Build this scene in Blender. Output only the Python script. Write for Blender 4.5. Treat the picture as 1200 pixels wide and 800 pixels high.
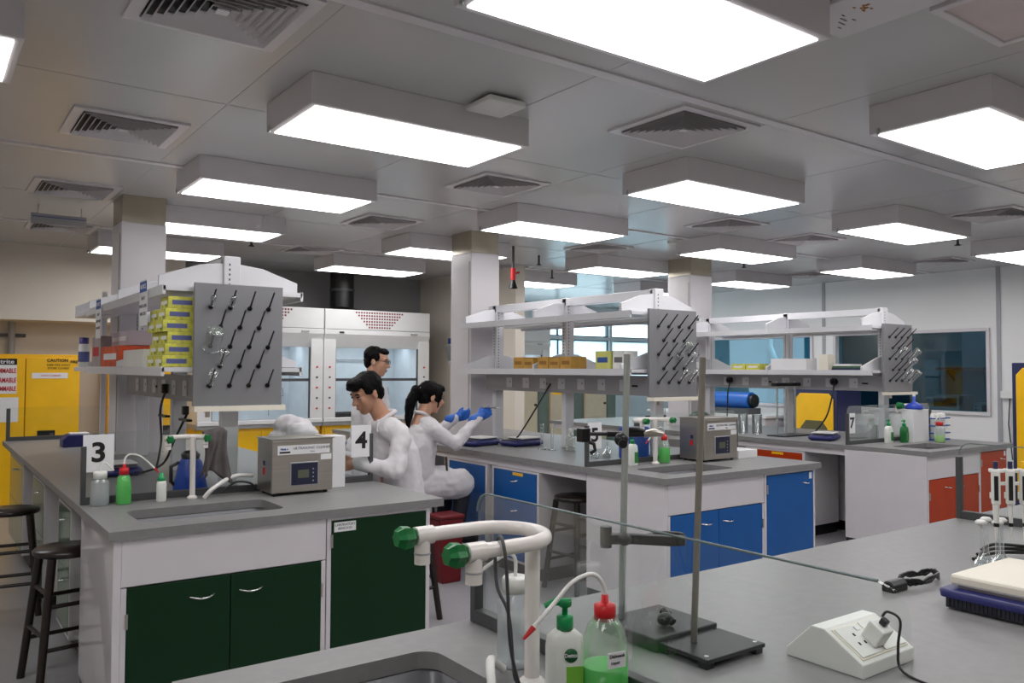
import bpy, bmesh, math, random
from mathutils import Vector, Matrix
for o in list(bpy.data.objects): bpy.data.objects.remove(o)
SC = bpy.context.scene
COL = SC.collection
random.seed(7)
R = math.radians
# ------------------------------------------------------------------ camera
CAM_YAW, CAM_PITCH, CAM_ROLL, CAM_F, CAM_H = 0.627543, 0.033897, 0.004301, 961.3, 1.56
def _cam():
    cy, sy, cp, sp = math.cos(CAM_YAW), math.sin(CAM_YAW), math.cos(CAM_PITCH), math.sin(CAM_PITCH)
    w = Vector((sy*cp, cy*cp, sp)); r = Vector((cy, -sy, 0)); u = r.cross(w)
    c, s = math.cos(CAM_ROLL), math.sin(CAM_ROLL)
    r2 = c*r + s*u; u2 = -s*r + c*u
    cd = bpy.data.cameras.new('camera'); co = bpy.data.objects.new('camera', cd); COL.objects.link(co)
    cd.sensor_width = 36; cd.lens = CAM_F/1200*36; cd.clip_start = 0.02; cd.clip_end = 100
    m = Matrix((r2, u2, -w)).transposed().to_4x4(); m.translation = (0, 0, CAM_H)
    co.matrix_world = m
    SC.camera = co
_cam()
# ------------------------------------------------------------------ world, exposure
wd = bpy.data.worlds.new('daylight'); SC.world = wd; wd.use_nodes = True
bg = wd.node_tree.nodes['Background']; bg.inputs[0].default_value = (0.68, 0.88, 1.0, 1); bg.inputs[1].default_value = 7.0
PANEL_E = 16.0
vs = SC.view_settings
vs.view_transform = 'Standard'; vs.look = 'None'; vs.exposure = -0.93; vs.gamma = 1.0; vs.use_curve_mapping = False

# ------------------------------------------------------------------ materials
def lin(c):
    def f(v):
        v /= 255.0
        return v/12.92 if v <= 0.04045 else ((v+0.055)/1.055)**2.4
    return (f(c[0]), f(c[1]), f(c[2]), 1)
MATS = {}
def mat(name, col, rough=0.5, metal=0.0, var=0.06, scale=6.0, bump=0.0, spec=0.5, coat=0.0, stretch=None):
    """principled material: noise-driven tone variation and optional fine relief"""
    if name in MATS: return MATS[name]
    m = bpy.data.materials.new(name); m.use_nodes = True; nt = m.node_tree; n = nt.nodes; L = nt.links
    p = n['Principled BSDF']; c = lin(col)
    p.inputs['Roughness'].default_value = rough; p.inputs['Metallic'].default_value = metal
    p.inputs['Specular IOR Level'].default_value = spec; p.inputs['Coat Weight'].default_value = coat
    tc = n.new('ShaderNodeTexCoord'); mp = n.new('ShaderNodeMapping'); L.new(tc.outputs['Object'], mp.inputs[0])
    if stretch: mp.inputs['Scale'].default_value = stretch
    nz = n.new('ShaderNodeTexNoise'); nz.inputs['Scale'].default_value = scale; nz.inputs['Detail'].default_value = 4
    L.new(mp.outputs[0], nz.inputs['Vector'])
    rp = n.new('ShaderNodeValToRGB'); rp.color_ramp.elements[0].position = 0.3; rp.color_ramp.elements[1].position = 0.7
    rp.color_ramp.elements[0].color = tuple(v*(1-var) for v in c[:3])+(1,)
    rp.color_ramp.elements[1].color = tuple(min(1, v*(1+var)) for v in c[:3])+(1,)
    L.new(nz.outputs['Fac'], rp.inputs[0]); L.new(rp.outputs[0], p.inputs['Base Color'])
    if bump:
        nb = n.new('ShaderNodeTexNoise'); nb.inputs['Scale'].default_value = scale*14; nb.inputs['Detail'].default_value = 3
        L.new(mp.outputs[0], nb.inputs['Vector'])
        b = n.new('ShaderNodeBump'); b.inputs['Strength'].default_value = bump; b.inputs['Distance'].default_value = 0.002
        L.new(nb.outputs['Fac'], b.inputs['Height']); L.new(b.outputs[0], p.inputs['Normal'])
    MATS[name] = m; return m
def glassmat(name, tint=(0.93, 0.97, 0.96), refl=0.04, body=None, bodyamt=0.0, rough=0.02, edge=0.5, tl=None):
    """thin clear sheet: tinted transparency, fresnel gloss and, for plastics, a milky share"""
    if name in MATS: return MATS[name]
    m = bpy.data.materials.new(name); m.use_nodes = True; nt = m.node_tree; n = nt.nodes; L = nt.links
    n.remove(n['Principled BSDF']); out = n['Material Output']
    t = n.new('ShaderNodeBsdfTransparent'); t.inputs[0].default_value = (*tint, 1)
    g = n.new('ShaderNodeBsdfGlossy'); g.inputs['Roughness'].default_value = rough; g.inputs[0].default_value = (1, 1, 1, 1)
    lw = n.new('ShaderNodeLayerWeight'); lw.inputs[0].default_value = 0.25
    mr = n.new('ShaderNodeMapRange'); mr.inputs['To Min'].default_value = refl; mr.inputs['To Max'].default_value = edge
    L.new(lw.outputs['Fresnel'], mr.inputs['Value'])
    base = t
    if body:
        d = n.new('ShaderNodeBsdfDiffuse'); d.inputs[0].default_value = lin(body)
        tr = n.new('ShaderNodeBsdfTranslucent'); tr.inputs[0].default_value = lin(body)
        nz = n.new('ShaderNodeTexNoise'); nz.inputs['Scale'].default_value = 9
        mx0 = n.new('ShaderNodeMixShader'); mx0.inputs[0].default_value = tl or 0.5; (L.new(nz.outputs['Fac'], mx0.inputs[0]) if tl is None else None); L.new(d.outputs[0], mx0.inputs[1]); L.new(tr.outputs[0], mx0.inputs[2])
        mx = n.new('ShaderNodeMixShader'); mx.inputs[0].default_value = bodyamt
        L.new(t.outputs[0], mx.inputs[1]); L.new(mx0.outputs[0], mx.inputs[2]); base = mx
    ms = n.new('ShaderNodeMixShader'); L.new(mr.outputs[0], ms.inputs[0]); L.new(base.outputs[0], ms.inputs[1]); L.new(g.outputs[0], ms.inputs[2])
    L.new(ms.outputs[0], out.inputs[0]); MATS[name] = m; return m
def emat(name, col, s):
    m = bpy.data.materials.new(name); m.use_nodes = True; nt = m.node_tree; n = nt.nodes
    n.remove(n['Principled BSDF']); e = n.new('ShaderNodeEmission'); e.inputs[0].default_value = (*col, 1); e.inputs[1].default_value = s
    nt.links.new(e.outputs[0], n['Material Output'].inputs[0]); MATS[name] = m; return m

WHITE = mat('white_laminate', (214, 210, 213), 0.32, var=0.02)
RACKW = mat('rack_white', (214, 214, 218), 0.35, var=0.02)
RACKG = mat('rack_grey', (168, 168, 172), 0.4, var=0.03)
TOP = mat('worktop_grey', (133, 132, 132), 0.38, var=0.05, scale=30, spec=0.25)
SINK = mat('sink_grey', (104, 105, 110), 0.35, var=0.05)
CEIL = mat('ceiling_panel', (194, 193, 193), 0.24, var=0.02, scale=1.2)
SEAM = mat('seam_grey', (172, 172, 172), 0.4)
FLOOR = mat('vinyl_floor', (158, 157, 160), 0.3, var=0.05, scale=40)
WALLW = mat('wall_white', (236, 235, 234), 0.4, var=0.02, scale=1.5)
WALLC = mat('wall_cream', (224, 216, 203), 0.55, var=0.03, scale=1.5)
WALLG = mat('wall_grey', (150, 150, 152), 0.55, var=0.03, scale=1.5)
GREEN = mat('door_green', (12, 48, 24), 0.4, var=0.05, spec=0.22)
SHEENGREEN = mat('door_green_sheen', (120, 146, 128), 0.12, var=0.05)  # grazing reflection on the green doors put into their colour
BLUE = mat('door_blue', (20, 88, 158), 0.38, var=0.04, spec=0.3)
ORANGE = mat('door_orange', (178, 58, 16), 0.4, var=0.05, spec=0.2)
MAROON = mat('maroon', (110, 14, 24), 0.4)
YELLOW = mat('cabinet_yellow', (246, 190, 10), 0.38, var=0.04)
STEEL = mat('stainless', (186, 180, 172), 0.28, metal=0.9, var=0.06, scale=3, stretch=(1, 1, 40))
CHROME = mat('chrome', (215, 215, 215), 0.15, metal=1.0)
ALU = mat('aluminium_rod', (186, 194, 192), 0.32, metal=0.75)
DARKF = mat('frame_dark_grey', (72, 73, 75), 0.4)
PEGB = mat('pegboard_grey', (128, 128, 132), 0.4, var=0.03)
BLACK = mat('black_plastic', (16, 16, 18), 0.35)
DKGREY = mat('dark_cast_iron', (38, 38, 40), 0.45, var=0.12, scale=60, bump=0.2)
WOOD = mat('stool_wood', (34, 24, 22), 0.3, var=0.25, scale=4, stretch=(1, 1, 12))
NAVY = mat('navy_plastic', (32, 36, 100), 0.4)
OFFW = mat('off_white_plastic', (232, 232, 228), 0.35, var=0.02)
CREAMP = mat('cream_plastic', (236, 230, 214), 0.4, var=0.02)
TAPW = mat('tap_white', (232, 226, 222), 0.25, var=0.02)
KNOB = mat('knob_green', (10, 110, 52), 0.3)
RED = mat('cap_red', (205, 26, 34), 0.35)
PAPER = mat('paper_white', (232, 232, 234), 0.6, var=0.02)
INK = mat('ink_black', (14, 14, 15), 0.6)
GREYINK = mat('ink_grey', (105, 105, 110), 0.6)
REDINK = mat('ink_red', (196, 40, 46), 0.6)
BLUEINK = mat('ink_blue', (44, 84, 160), 0.6)
CARD = mat('carton_brown', (196, 150, 66), 0.6, var=0.12, scale=12)
LIME = mat('glove_box_lime', (204, 202, 84), 0.5, var=0.3, scale=26)
LIMED = mat('glove_box_label', (90, 96, 150), 0.5)
SOAP = mat('soap_white', (232, 236, 230), 0.3)
PUMP = mat('pump_green', (18, 150, 84), 0.3)
LIQ = mat('green_liquid', (26, 205, 44), 0.2, var=0.05)
PGLOSS = mat('panel_gloss', (214, 210, 213), 0.025, var=0.02, spec=0.7)
FABW = mat('coat_white', (214, 211, 214), 0.8, var=0.04, scale=14, bump=0.25)
SKIN = mat('skin', (198, 150, 124), 0.5, var=0.05)
SKIN2 = mat('skin_tan', (182, 134, 108), 0.5, var=0.05)
HAIR = mat('hair_black', (10, 8, 8), 0.55, var=0.4, scale=60, stretch=(1, 1, 0.2), bump=0.4, spec=0.1)
GLOVE = mat('nitrile_blue', (30, 96, 190), 0.4, var=0.06)
TROU = mat('trousers_dark', (40, 42, 52), 0.8)
TROUG = mat('trousers_grey', (150, 150, 158), 0.8)
CLOTH = mat('cloth_grey', (96, 90, 90), 0.9, var=0.15, scale=18, bump=0.4)
NAVYB = mat('navy_frame', (38, 42, 84), 0.45)
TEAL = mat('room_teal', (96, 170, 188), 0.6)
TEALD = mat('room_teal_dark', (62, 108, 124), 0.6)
BEIGE = mat('door_beige', (196, 186, 160), 0.5)
HOODW = mat('hood_white', (226, 226, 226), 0.35, var=0.02)
HOODI = mat('hood_liner', (222, 229, 236), 0.4)
COLTOP = mat('column_beige', (176, 168, 150), 0.25, metal=0.3)
GLASS = glassmat('screen_glass', (0.96, 0.978, 0.973), 0.008, edge=0.30)
GEDGE = mat('glass_edge', (112, 126, 126), 0.2)
WGLASS = glassmat('window_glass', (0.5, 0.72, 0.80), 0.05)
CLEARG = glassmat('lab_glass', (0.95, 0.97, 0.97), 0.08, edge=0.9, body=(235, 240, 242), bodyamt=0.10)
PLAST = glassmat('clear_plastic', (0.96, 0.975, 0.98), 0.05, edge=0.5, body=(240, 243, 245), bodyamt=0.36, rough=0.15)
PLAST2 = glassmat('milky_plastic', (0.92, 0.95, 0.92), 0.05, edge=0.45, body=(226, 234, 226), bodyamt=0.2, rough=0.2)
WATER = glassmat('water_fill', (0.96, 0.98, 0.985), 0.03, body=(222, 226, 228), bodyamt=0.14)
FROST = glassmat('frosted_glass', (0.85, 0.97, 1.0), 0.04, body=(236, 246, 248), bodyamt=0.8, rough=0.3, tl=0.85)
LAMP = emat('lamp_diffuser', (1.0, 0.985, 0.985), PANEL_E)
HLAMP = emat('hood_lamp', (0.84, 0.93, 1.0), 13.0)
RFILL = emat('side_room_fill_lamp', (0.6, 0.88, 1.0), 34.0)  # for unseen lamps added to brighten the rooms behind the inside windows

# ------------------------------------------------------------------ mesh helpers
class MB:
    def __init__(s): s.v = []; s.f = []; s.sm = []
    def add(s, vs_, fs, smooth=False):
        b = len(s.v); s.v += [tuple(v) for v in vs_]
        for f in fs: s.f.append(tuple(b+i for i in f)); s.sm.append(smooth)
        return s
    def box(s, x0, x1, y0, y1, z0, z1):
        v = [(x0,y0,z0),(x1,y0,z0),(x1,y1,z0),(x0,y1,z0),(x0,y0,z1),(x1,y0,z1),(x1,y1,z1),(x0,y1,z1)]
        return s.add(v, [(3,2,1,0),(4,5,6,7),(0,1,5,4),(1,2,6,5),(2,3,7,6),(3,0,4,7)])
    def ring(s, c, t, r, n, ref=None):
        t = Vector(t).normalized(); a = Vector(ref) if ref else (Vector((0,0,1)) if abs(t.z) < 0.9 else Vector((1,0,0)))
        a = (a - t*a.dot(t)).normalized(); b = t.cross(a)
        return [Vector(c)+r*(math.cos(2*math.pi*k/n)*a+math.sin(2*math.pi*k/n)*b) for k in range(n)]
    def tube(s, pts, r, n=10, caps=True, ref=None):
        pts = [Vector(p) for p in pts]; rs = r if isinstance(r, (list, tuple)) else [r]*len(pts)
        rings = []; prev = None
        for i, p in enumerate(pts):
            t = (pts[min(i+1, len(pts)-1)]-pts[max(i-1, 0)]).normalized()
            if prev is None:
                a = Vector(ref) if ref else (Vector((0,0,1)) if abs(t.z) < 0.9 else Vector((1,0,0)))
            else: a = prev
            a = (a-t*a.dot(t)).normalized(); prev = a; b = t.cross(a)
            rings.append([p+rs[i]*(math.cos(2*math.pi*k/n)*a+math.sin(2*math.pi*k/n)*b) for k in range(n)])
        vs_ = [v for rg in rings for v in rg]; m = len(rings)
        s.add(vs_, [(i*n+k, i*n+(k+1) % n, (i+1)*n+(k+1) % n, (i+1)*n+k) for i in range(m-1) for k in range(n)], True)
        if caps:
            s.add(rings[0], [tuple(range(n-1, -1, -1))]); s.add(rings[-1], [tuple(range(n))])
        return s
    def cyl(s, p0, p1, r0, r1=None, n=16): return s.tube([p0, p1], [r0, r0 if r1 is None else r1], n)
    def lathe(s, prof, n=24, c=(0,0,0), axis=(0,0,1), smooth=True):
        ax = Vector(axis).normalized(); vs_ = []
        for r, z in prof: vs_ += s.ring(Vector(c)+ax*z, ax, max(r, 1e-4), n)
        m = len(prof)
        return s.add(vs_, [(i*n+k, i*n+(k+1) % n, (i+1)*n+(k+1) % n, (i+1)*n+k) for i in range(m-1) for k in range(n)], smooth)
    def prism(s, poly, axis, a0, a1):
        n = len(poly)
        def P(p, a): return {'x': (a, p[0], p[1]), 'y': (p[0], a, p[1]), 'z': (p[0], p[1], a)}[axis]
        vs_ = [P(p, a0) for p in poly]+[P(p, a1) for p in poly]
        return s.add(vs_, [tuple(range(n-1, -1, -1)), tuple(range(n, 2*n))]+[(k, (k+1) % n, n+(k+1) % n, n+k) for k in range(n)])
    def ell(s, c, r, n=16, m=10, M=None):
        vs_ = []; c = Vector(c)
        for i in range(m+1):
            th = math.pi*i/m
            for k in range(n):
                ph = 2*math.pi*k/n
                p = Vector((r[0]*math.sin(th)*math.cos(ph), r[1]*math.sin(th)*math.sin(ph), r[2]*math.cos(th)))
                if M: p = M @ p
                vs_.append(c+p)
        return s.add(vs_, [(i*n+k, (i+1)*n+k, (i+1)*n+(k+1) % n, i*n+(k+1) % n) for i in range(m) for k in range(n)], True)
    def cap(s, p0, p1, r0, r1, n=14):
        p0, p1 = Vector(p0), Vector(p1); d = (p1-p0).normalized(); q = []; rr = []
        for k in range(4): a = R(90-22.5*k); q.append(p0-d*r0*math.sin(a)); rr.append(max(1e-4, r0*math.cos(a)))
        q.append(p0); rr.append(r0); q.append(p1); rr.append(r1)
        for k in range(1, 5): a = R(22.5*k); q.append(p1+d*r1*math.sin(a)); rr.append(max(1e-4, r1*math.cos(a)))
        return s.tube(q, rr, n)
    def xf(s, M): s.v = [tuple(M @ Vector(v)) for v in s.v]; return s
    def mesh(s, name, m):
        me = bpy.data.meshes.new(name); me.from_pydata(s.v, [], s.f)
        me.polygons.foreach_set('use_smooth', s.sm)
        bm = bmesh.new(); bm.from_mesh(me); bmesh.ops.recalc_face_normals(bm, faces=bm.faces); bm.to_mesh(me); bm.free()
        me.materials.append(m); return me
    def build(s, name, m, parent=None, bevel=0, world=False, seg=2):
        if world and parent is not None:
            off = Vector(parent.location); s.v = [tuple(Vector(v)-off) for v in s.v]
        if parent is None:      # put a top-level mesh's origin at its own base
            xs = [v[0] for v in s.v]; ys = [v[1] for v in s.v]; zs = [v[2] for v in s.v]
            off = Vector(((min(xs)+max(xs))/2, (min(ys)+max(ys))/2, min(zs))); s.v = [tuple(Vector(v)-off) for v in s.v]
        o = bpy.data.objects.new(name, s.mesh(name, m)); COL.objects.link(o)
        if parent is None: o.location = off
        else: o.parent = parent
        if bevel:
            b = o.modifiers.new('bevel', 'BEVEL'); b.width = bevel; b.segments = seg; b.limit_method = 'ANGLE'; b.angle_limit = R(40)
        return o
def tag(o, label, cat, group=None):
    o['label'] = label; o['category'] = cat
    if group: o['group'] = group
    return o
def thing(name, label, cat, loc=(0,0,0), rz=0, group=None):
    o = bpy.data.objects.new(name, None); COL.objects.link(o); o.empty_display_size = 0.05
    o.location = loc; o.rotation_euler = (0, 0, rz)
    return tag(o, label, cat, group)
def struct(o): o['kind'] = 'structure'; return o
def stuff(o): o['kind'] = 'stuff'; return o
def copy_tree(o, parent=None):
    c = o.copy(); COL.objects.link(c); c.parent = parent
    for ch in list(o.children): copy_tree(ch, c)
    return c
def bx(*a): return MB().box(*a)
def text(name, s, size, loc, facing, m, parent=None, align='CENTER', sx=1.0, ext=0.0006, bold=0.0):
    cu = bpy.data.curves.new('lettering', 'FONT'); cu.body = s; cu.size = size; cu.align_x = align; cu.align_y = 'CENTER'
    cu.extrude = ext; cu.offset = bold
    t = bpy.data.objects.new('lettering', cu); COL.objects.link(t)
    bpy.context.view_layer.update()
    me = bpy.data.meshes.new_from_object(t.evaluated_get(bpy.context.evaluated_depsgraph_get()))
    bpy.data.objects.remove(t)
    me.materials.clear(); me.materials.append(m)
    o = bpy.data.objects.new(name, me); COL.objects.link(o)
    o.scale = (sx, 1, 1)
    rot = {'-y': (R(90), 0, 0), '-x': (R(90), 0, R(-90)), 'z': (0, 0, 0), '+x': (R(90), 0, R(90))}[facing] if isinstance(facing, str) else facing
    o.rotation_euler = rot; o.location = loc
    if parent is not None: o.parent = parent
    return o
def arc(c, r, a0, a1, n, plane='xz'):
    out = []
    for k in range(n+1):
        a = R(a0+(a1-a0)*k/n); p = r*math.cos(a); q = r*math.sin(a)
        out.append({'xz': (c[0]+p, c[1], c[2]+q), 'yz': (c[0], c[1]+p, c[2]+q), 'xy': (c[0]+p, c[1]+q, c[2])}[plane])
    return out
def slab(x0, x1, y0, y1, z0, z1, holes):
    """rectangular slab with rectangular holes, outer and inner walls closed"""
    xs = sorted({x0, x1, *[h[0] for h in holes], *[h[1] for h in holes]}); ys = sorted({y0, y1, *[h[2] for h in holes], *[h[3] for h in holes]})
    xs = [x for x in xs if x0 <= x <= x1]; ys = [y for y in ys if y0 <= y <= y1]
    def full(i, j):
        if i < 0 or j < 0 or i >= len(xs)-1 or j >= len(ys)-1: return False
        cx, cy = (xs[i]+xs[i+1])/2, (ys[j]+ys[j+1])/2
        return not any(h[0] < cx < h[1] and h[2] < cy < h[3] for h in holes)
    bmv = {}; vs_ = []; fs = []
    def V(i, j, z):
        k = (i, j, z)
        if k not in bmv: bmv[k] = len(vs_); vs_.append((xs[i], ys[j], z1 if z else z0))
        return bmv[k]
    for i in range(len(xs)-1):
        for j in range(len(ys)-1):
            if not full(i, j): continue
            fs.append((V(i,j,1), V(i+1,j,1), V(i+1,j+1,1), V(i,j+1,1))); fs.append((V(i,j+1,0), V(i+1,j+1,0), V(i+1,j,0), V(i,j,0)))
            if not full(i-1, j): fs.append((V(i,j,0), V(i,j,1), V(i,j+1,1), V(i,j+1,0)))
            if not full(i+1, j): fs.append((V(i+1,j,0), V(i+1,j+1,0), V(i+1,j+1,1), V(i+1,j,1)))
            if not full(i, j-1): fs.append((V(i,j,0), V(i+1,j,0), V(i+1,j,1), V(i,j,1)))
            if not full(i, j+1): fs.append((V(i,j+1,0), V(i,j+1,1), V(i+1,j+1,1), V(i+1,j+1,0)))
    return MB().add(vs_, fs)
def rrect(x0, x1, y0, y1, r, n=6):
    out = []
    for cx, cy, a in ((x1-r, y1-r, 0), (x0+r, y1-r, 90), (x0+r, y0+r, 180), (x1-r, y0+r, 270)):
        for k in range(n+1): b = R(a+90*k/n); out.append((cx+r*math.cos(b), cy+r*math.sin(b)))
    return out
def basin(x0, x1, y0, y1, ztop, depth, r=0.05):
    """open rounded basin with a thin flange under the worktop's hole edge"""
    o = rrect(x0, x1, y0, y1, r); n = len(o)
    loops = [[(x, y, ztop) for x, y in o]]
    i1 = rrect(x0+.012, x1-.012, y0+.012, y1-.012, r*.8); loops.append([(x, y, ztop-.004) for x, y in i1])
    i2 = rrect(x0+.03, x1-.03, y0+.03, y1-.03, r*.7); loops.append([(x, y, ztop-depth+.03) for x, y in i2])
    i3 = rrect(x0+.06, x1-.06, y0+.06, y1-.06, r*.5); loops.append([(x, y, ztop-depth) for x, y in i3])
    vs_ = [p for l in loops for p in l]
    fs = [(a*n+k, a*n+(k+1) % n, (a+1)*n+(k+1) % n, (a+1)*n+k) for a in range(3) for k in range(n)]+[tuple(3*n+k for k in range(n))]
    return MB().add(vs_, fs, True)
# ================================================================== SETTING
ZC = 2.90
XL, XR, YF, YB, YB2 = -2.6, 11.2, -2.6, 10.9, 13.2
struct(bx(XL-.2, 15.2, YF-.2, YB2+.2, -.1, 0).build('floor', FLOOR))
ceil = struct(bx(XL-.2, 15.2, YF-.2, YB2+.2, ZC, ZC+.1).build('ceiling', CEIL))
def on(parent, mb, name, m, **k): return mb.build(name, m, parent, world=True, **k)
def sub(t, part, mb, name, m, **k):
    off = Vector(t.location); mb.v = [tuple(Vector(v)-off) for v in mb.v]
    return mb.build(name, m, part, **k)
for y in (-.22, 2.73, 5.68, 8.63):
    on(ceil, bx(XL, XR, y-.03, y+.03, ZC-.008, ZC), 'joint_strip', WHITE)
for y in (1.25, 4.2, 7.15, 10.1):
    on(ceil, bx(XL, XR, y-.002, y+.002, ZC-.0015, ZC), 'panel_seam', SEAM)
for k in range(-3, 10):
    on(ceil, bx(1.25+1.235*k-.002, 1.25+1.235*k+.002, YF, YB, ZC-.0015, ZC), 'panel_seam', SEAM)
struct(bx(XL-.2, XL, YF, YB, 0, ZC).build('wall_left', WALLC))
struct(bx(XL-.2, 15.2, YF-.2, YF, 0, ZC).build('wall_front', WALLC))
struct(bx(XL-.2, 6.33, YB, YB+.2, 0, ZC).build('wall_back', WALLG))
struct(bx(XL, 2.6, 10.3, YB, 2.075, ZC).build('trim_1', WALLC))           # cream bulkhead above the yellow cabinets
rec = struct(bx(XL, 2.6, YB-.02, YB, 0, 2.075).build('wall_recess', WALLC))
struct(bx(6.18, 6.33, 8.45, YB, 0, ZC).build('wall_partition', WALLC))
struct(bx(6.175, 6.18, 8.45, YB-.02, 0, .1).build('baseboard_partition', DARKF))
# far back wall with two rows of window openings
W_B = [(7.0, 9.3), (9.4, 12.2), (12.28, 14.9)]
fb = slab(6.33, 15.0, 0, ZC, 0, .2, [(a, b, z0, z1) for a, b in W_B for z0, z1 in ((1.0, 2.19), (2.26, 2.6))])
fb.v = [(x, YB2+z, y) for x, y, z in fb.v]
struct(fb.build('wall_far_back', WALLW))
k = 0
for a, b in W_B:
    for z0, z1, m in ((1.0, 2.19, FROST), (2.26, 2.6, GLASS)):
        k += 1
        w = struct(bpy.data.objects.new('window_%d' % (k+2), None)); COL.objects.link(w); w.location = ((a+b)/2, YB2, z0)
        on(w, bx(a, b, YB2+.08, YB2+.09, z0, z1), 'pane', m)
        fr = MB(); t = .022
        for q in ((a, b, z0, z0+t), (a, b, z1-t, z1), (a, a+t, z0+t, z1-t), (b-t, b, z0+t, z1-t), ((a+b)/2-t/2, (a+b)/2+t/2, z0+t, z1-t)):
            fr.box(q[0], q[1], YB2+.05, YB2+.12, q[2], q[3])
        on(w, fr, 'window_frame', mat('window_frame_blue', (70, 92, 108), .4))
# right wall with two inside windows looking into a teal side room
WR = [(4.98, 7.12), (7.56, 9.5)]; WZ = (1.03, 2.08)
rw = slab(YF, 10.3, 0, ZC, 0, .14, [(a, b, *WZ) for a, b in WR]); rw.v = [(XR+z, x, y) for x, y, z in rw.v]
rwo = struct(rw.build('wall_right', WALLW))
for y in (2.35, 4.83, 7.33):
    on(rwo, bx(XR-.012, XR, y-.025, y+.025, 0, ZC), 'wall_batten', RACKG)
for i, (a, b) in enumerate(WR):
    w = struct(bpy.data.objects.new('window_%d' % (i+1), None)); COL.objects.link(w); w.location = (XR, (a+b)/2, WZ[0])
    t = .045; fr = MB()
    for q in ((a-t, b+t, WZ[0]-t, WZ[0]), (a-t, b+t, WZ[1], WZ[1]+t), (a-t, a, *WZ), (b, b+t, *WZ)): fr.box(XR-.03, XR, q[0], q[1], q[2], q[3])
    on(w, fr, 'window_frame', WHITE, bevel=.006)
    on(w, bx(XR+.06, XR+.068, a, b, *WZ), 'pane', WGLASS)
struct(bx(XR+.14, 13.8, 10.16, 10.3, 0, ZC).build('wall_side_room', WALLW))
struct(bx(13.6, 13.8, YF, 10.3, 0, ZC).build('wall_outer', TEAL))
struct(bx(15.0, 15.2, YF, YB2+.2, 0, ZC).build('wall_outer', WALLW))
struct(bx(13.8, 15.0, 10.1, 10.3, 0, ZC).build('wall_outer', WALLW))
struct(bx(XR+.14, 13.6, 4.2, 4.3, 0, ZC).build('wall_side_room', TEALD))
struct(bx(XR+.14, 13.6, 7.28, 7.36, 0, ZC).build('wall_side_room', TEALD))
t = thing('ceiling_light', 'added cool lamp lighting the side room behind the inside windows', 'ceiling light', (12.6, 8.4, 2.8))  # both side-room lamps are added, hidden above the window openings
on(t, bx(12.3, 12.9, 8.1, 8.7, 2.82, 2.9), 'housing', WHITE); on(t, bx(12.33, 12.87, 8.13, 8.67, 2.815, 2.82), 'diffuser', RFILL)
t = thing('ceiling_light', 'small added lamp lighting the darker side room at the right window', 'ceiling light', (12.6, 6, 2.8))
on(t, bx(12.5, 12.8, 5.8, 6.1, 2.82, 2.9), 'housing', WHITE); on(t, bx(12.52, 12.78, 5.82, 6.08, 2.815, 2.82), 'diffuser', RFILL)
# things in the side rooms
t = thing('side_counter', 'teal-tinted counter behind the right inside window', 'counter', (12.9, 5.9, 0))
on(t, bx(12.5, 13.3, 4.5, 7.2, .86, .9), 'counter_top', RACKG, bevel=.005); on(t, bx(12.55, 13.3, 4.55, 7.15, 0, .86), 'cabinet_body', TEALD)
for j, (y0, y1, h, nm) in enumerate(((4.75, 5.3, .26, 'wide grey instrument at the right end of the side-room counter'), (5.45, 5.8, .2, 'middle grey instrument on the side-room counter'), (6.0, 6.5, .3, 'tall grey instrument at the left of the side-room counter'))):
    t = thing('lab_instrument', nm, 'instrument', (12.8, (y0+y1)/2, .9), group='instruments behind the right window')
    on(t, bx(12.6, 13.0, y0, y1, .91, .9+h), 'housing', RACKG, bevel=.01); on(t, bx(12.592, 12.6, y0+.04, y1-.12, .9+h*.4, .9+h*.85), 'display', BLACK)
    for q in range(3): on(t, MB().cyl((12.6, y1-.04, .9+h*(.25+.25*q)), (12.585, y1-.04, .9+h*(.25+.25*q)), .014), 'knob', DARKF)
    for q in (y0+.05, y1-.05): on(t, bx(12.62, 12.66, q-.015, q+.015, .9, .91), 'foot', BLACK)
t = thing('wall_shelf', 'dark wall shelf seen through the right inside window', 'shelf', (13.4, 6.0, 1.55))
on(t, bx(13.3, 13.6, 5.7, 6.7, 1.58, 1.62), 'board', DARKF)
for y in (5.85, 6.55): on(t, MB().prism([(13.6, 1.4), (13.6, 1.58), (13.35, 1.58)], 'y', y-.01, y+.01), 'bracket', DARKF)
t = thing('fume_duct_arm', 'white slanted extraction arm behind the left inside window', 'duct', (12.6, 9.2, .9))
on(t, MB().tube([(12.6, 9.35, 2.0), (12.6, 9.0, 1.2)], .05, 14), 'pipe', OFFW); on(t, MB().lathe([(.05, 0), (.06, .03), (.12, .1)], 16, (12.6, 9.0, 1.2), (0, -.4, -.9)), 'nozzle', OFFW)
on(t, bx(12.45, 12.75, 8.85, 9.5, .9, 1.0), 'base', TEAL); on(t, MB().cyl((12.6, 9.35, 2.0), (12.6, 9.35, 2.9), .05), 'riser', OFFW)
t = thing('side_counter', 'pale counter behind the left inside window', 'counter', (12.6, 8.5, 0))
on(t, bx(12.3, 13.3, 7.45, 9.9, .86, .9), 'counter_top', RACKG); on(t, bx(12.35, 13.3, 7.5, 9.85, 0, .86), 'cabinet_body', WHITE)

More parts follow.
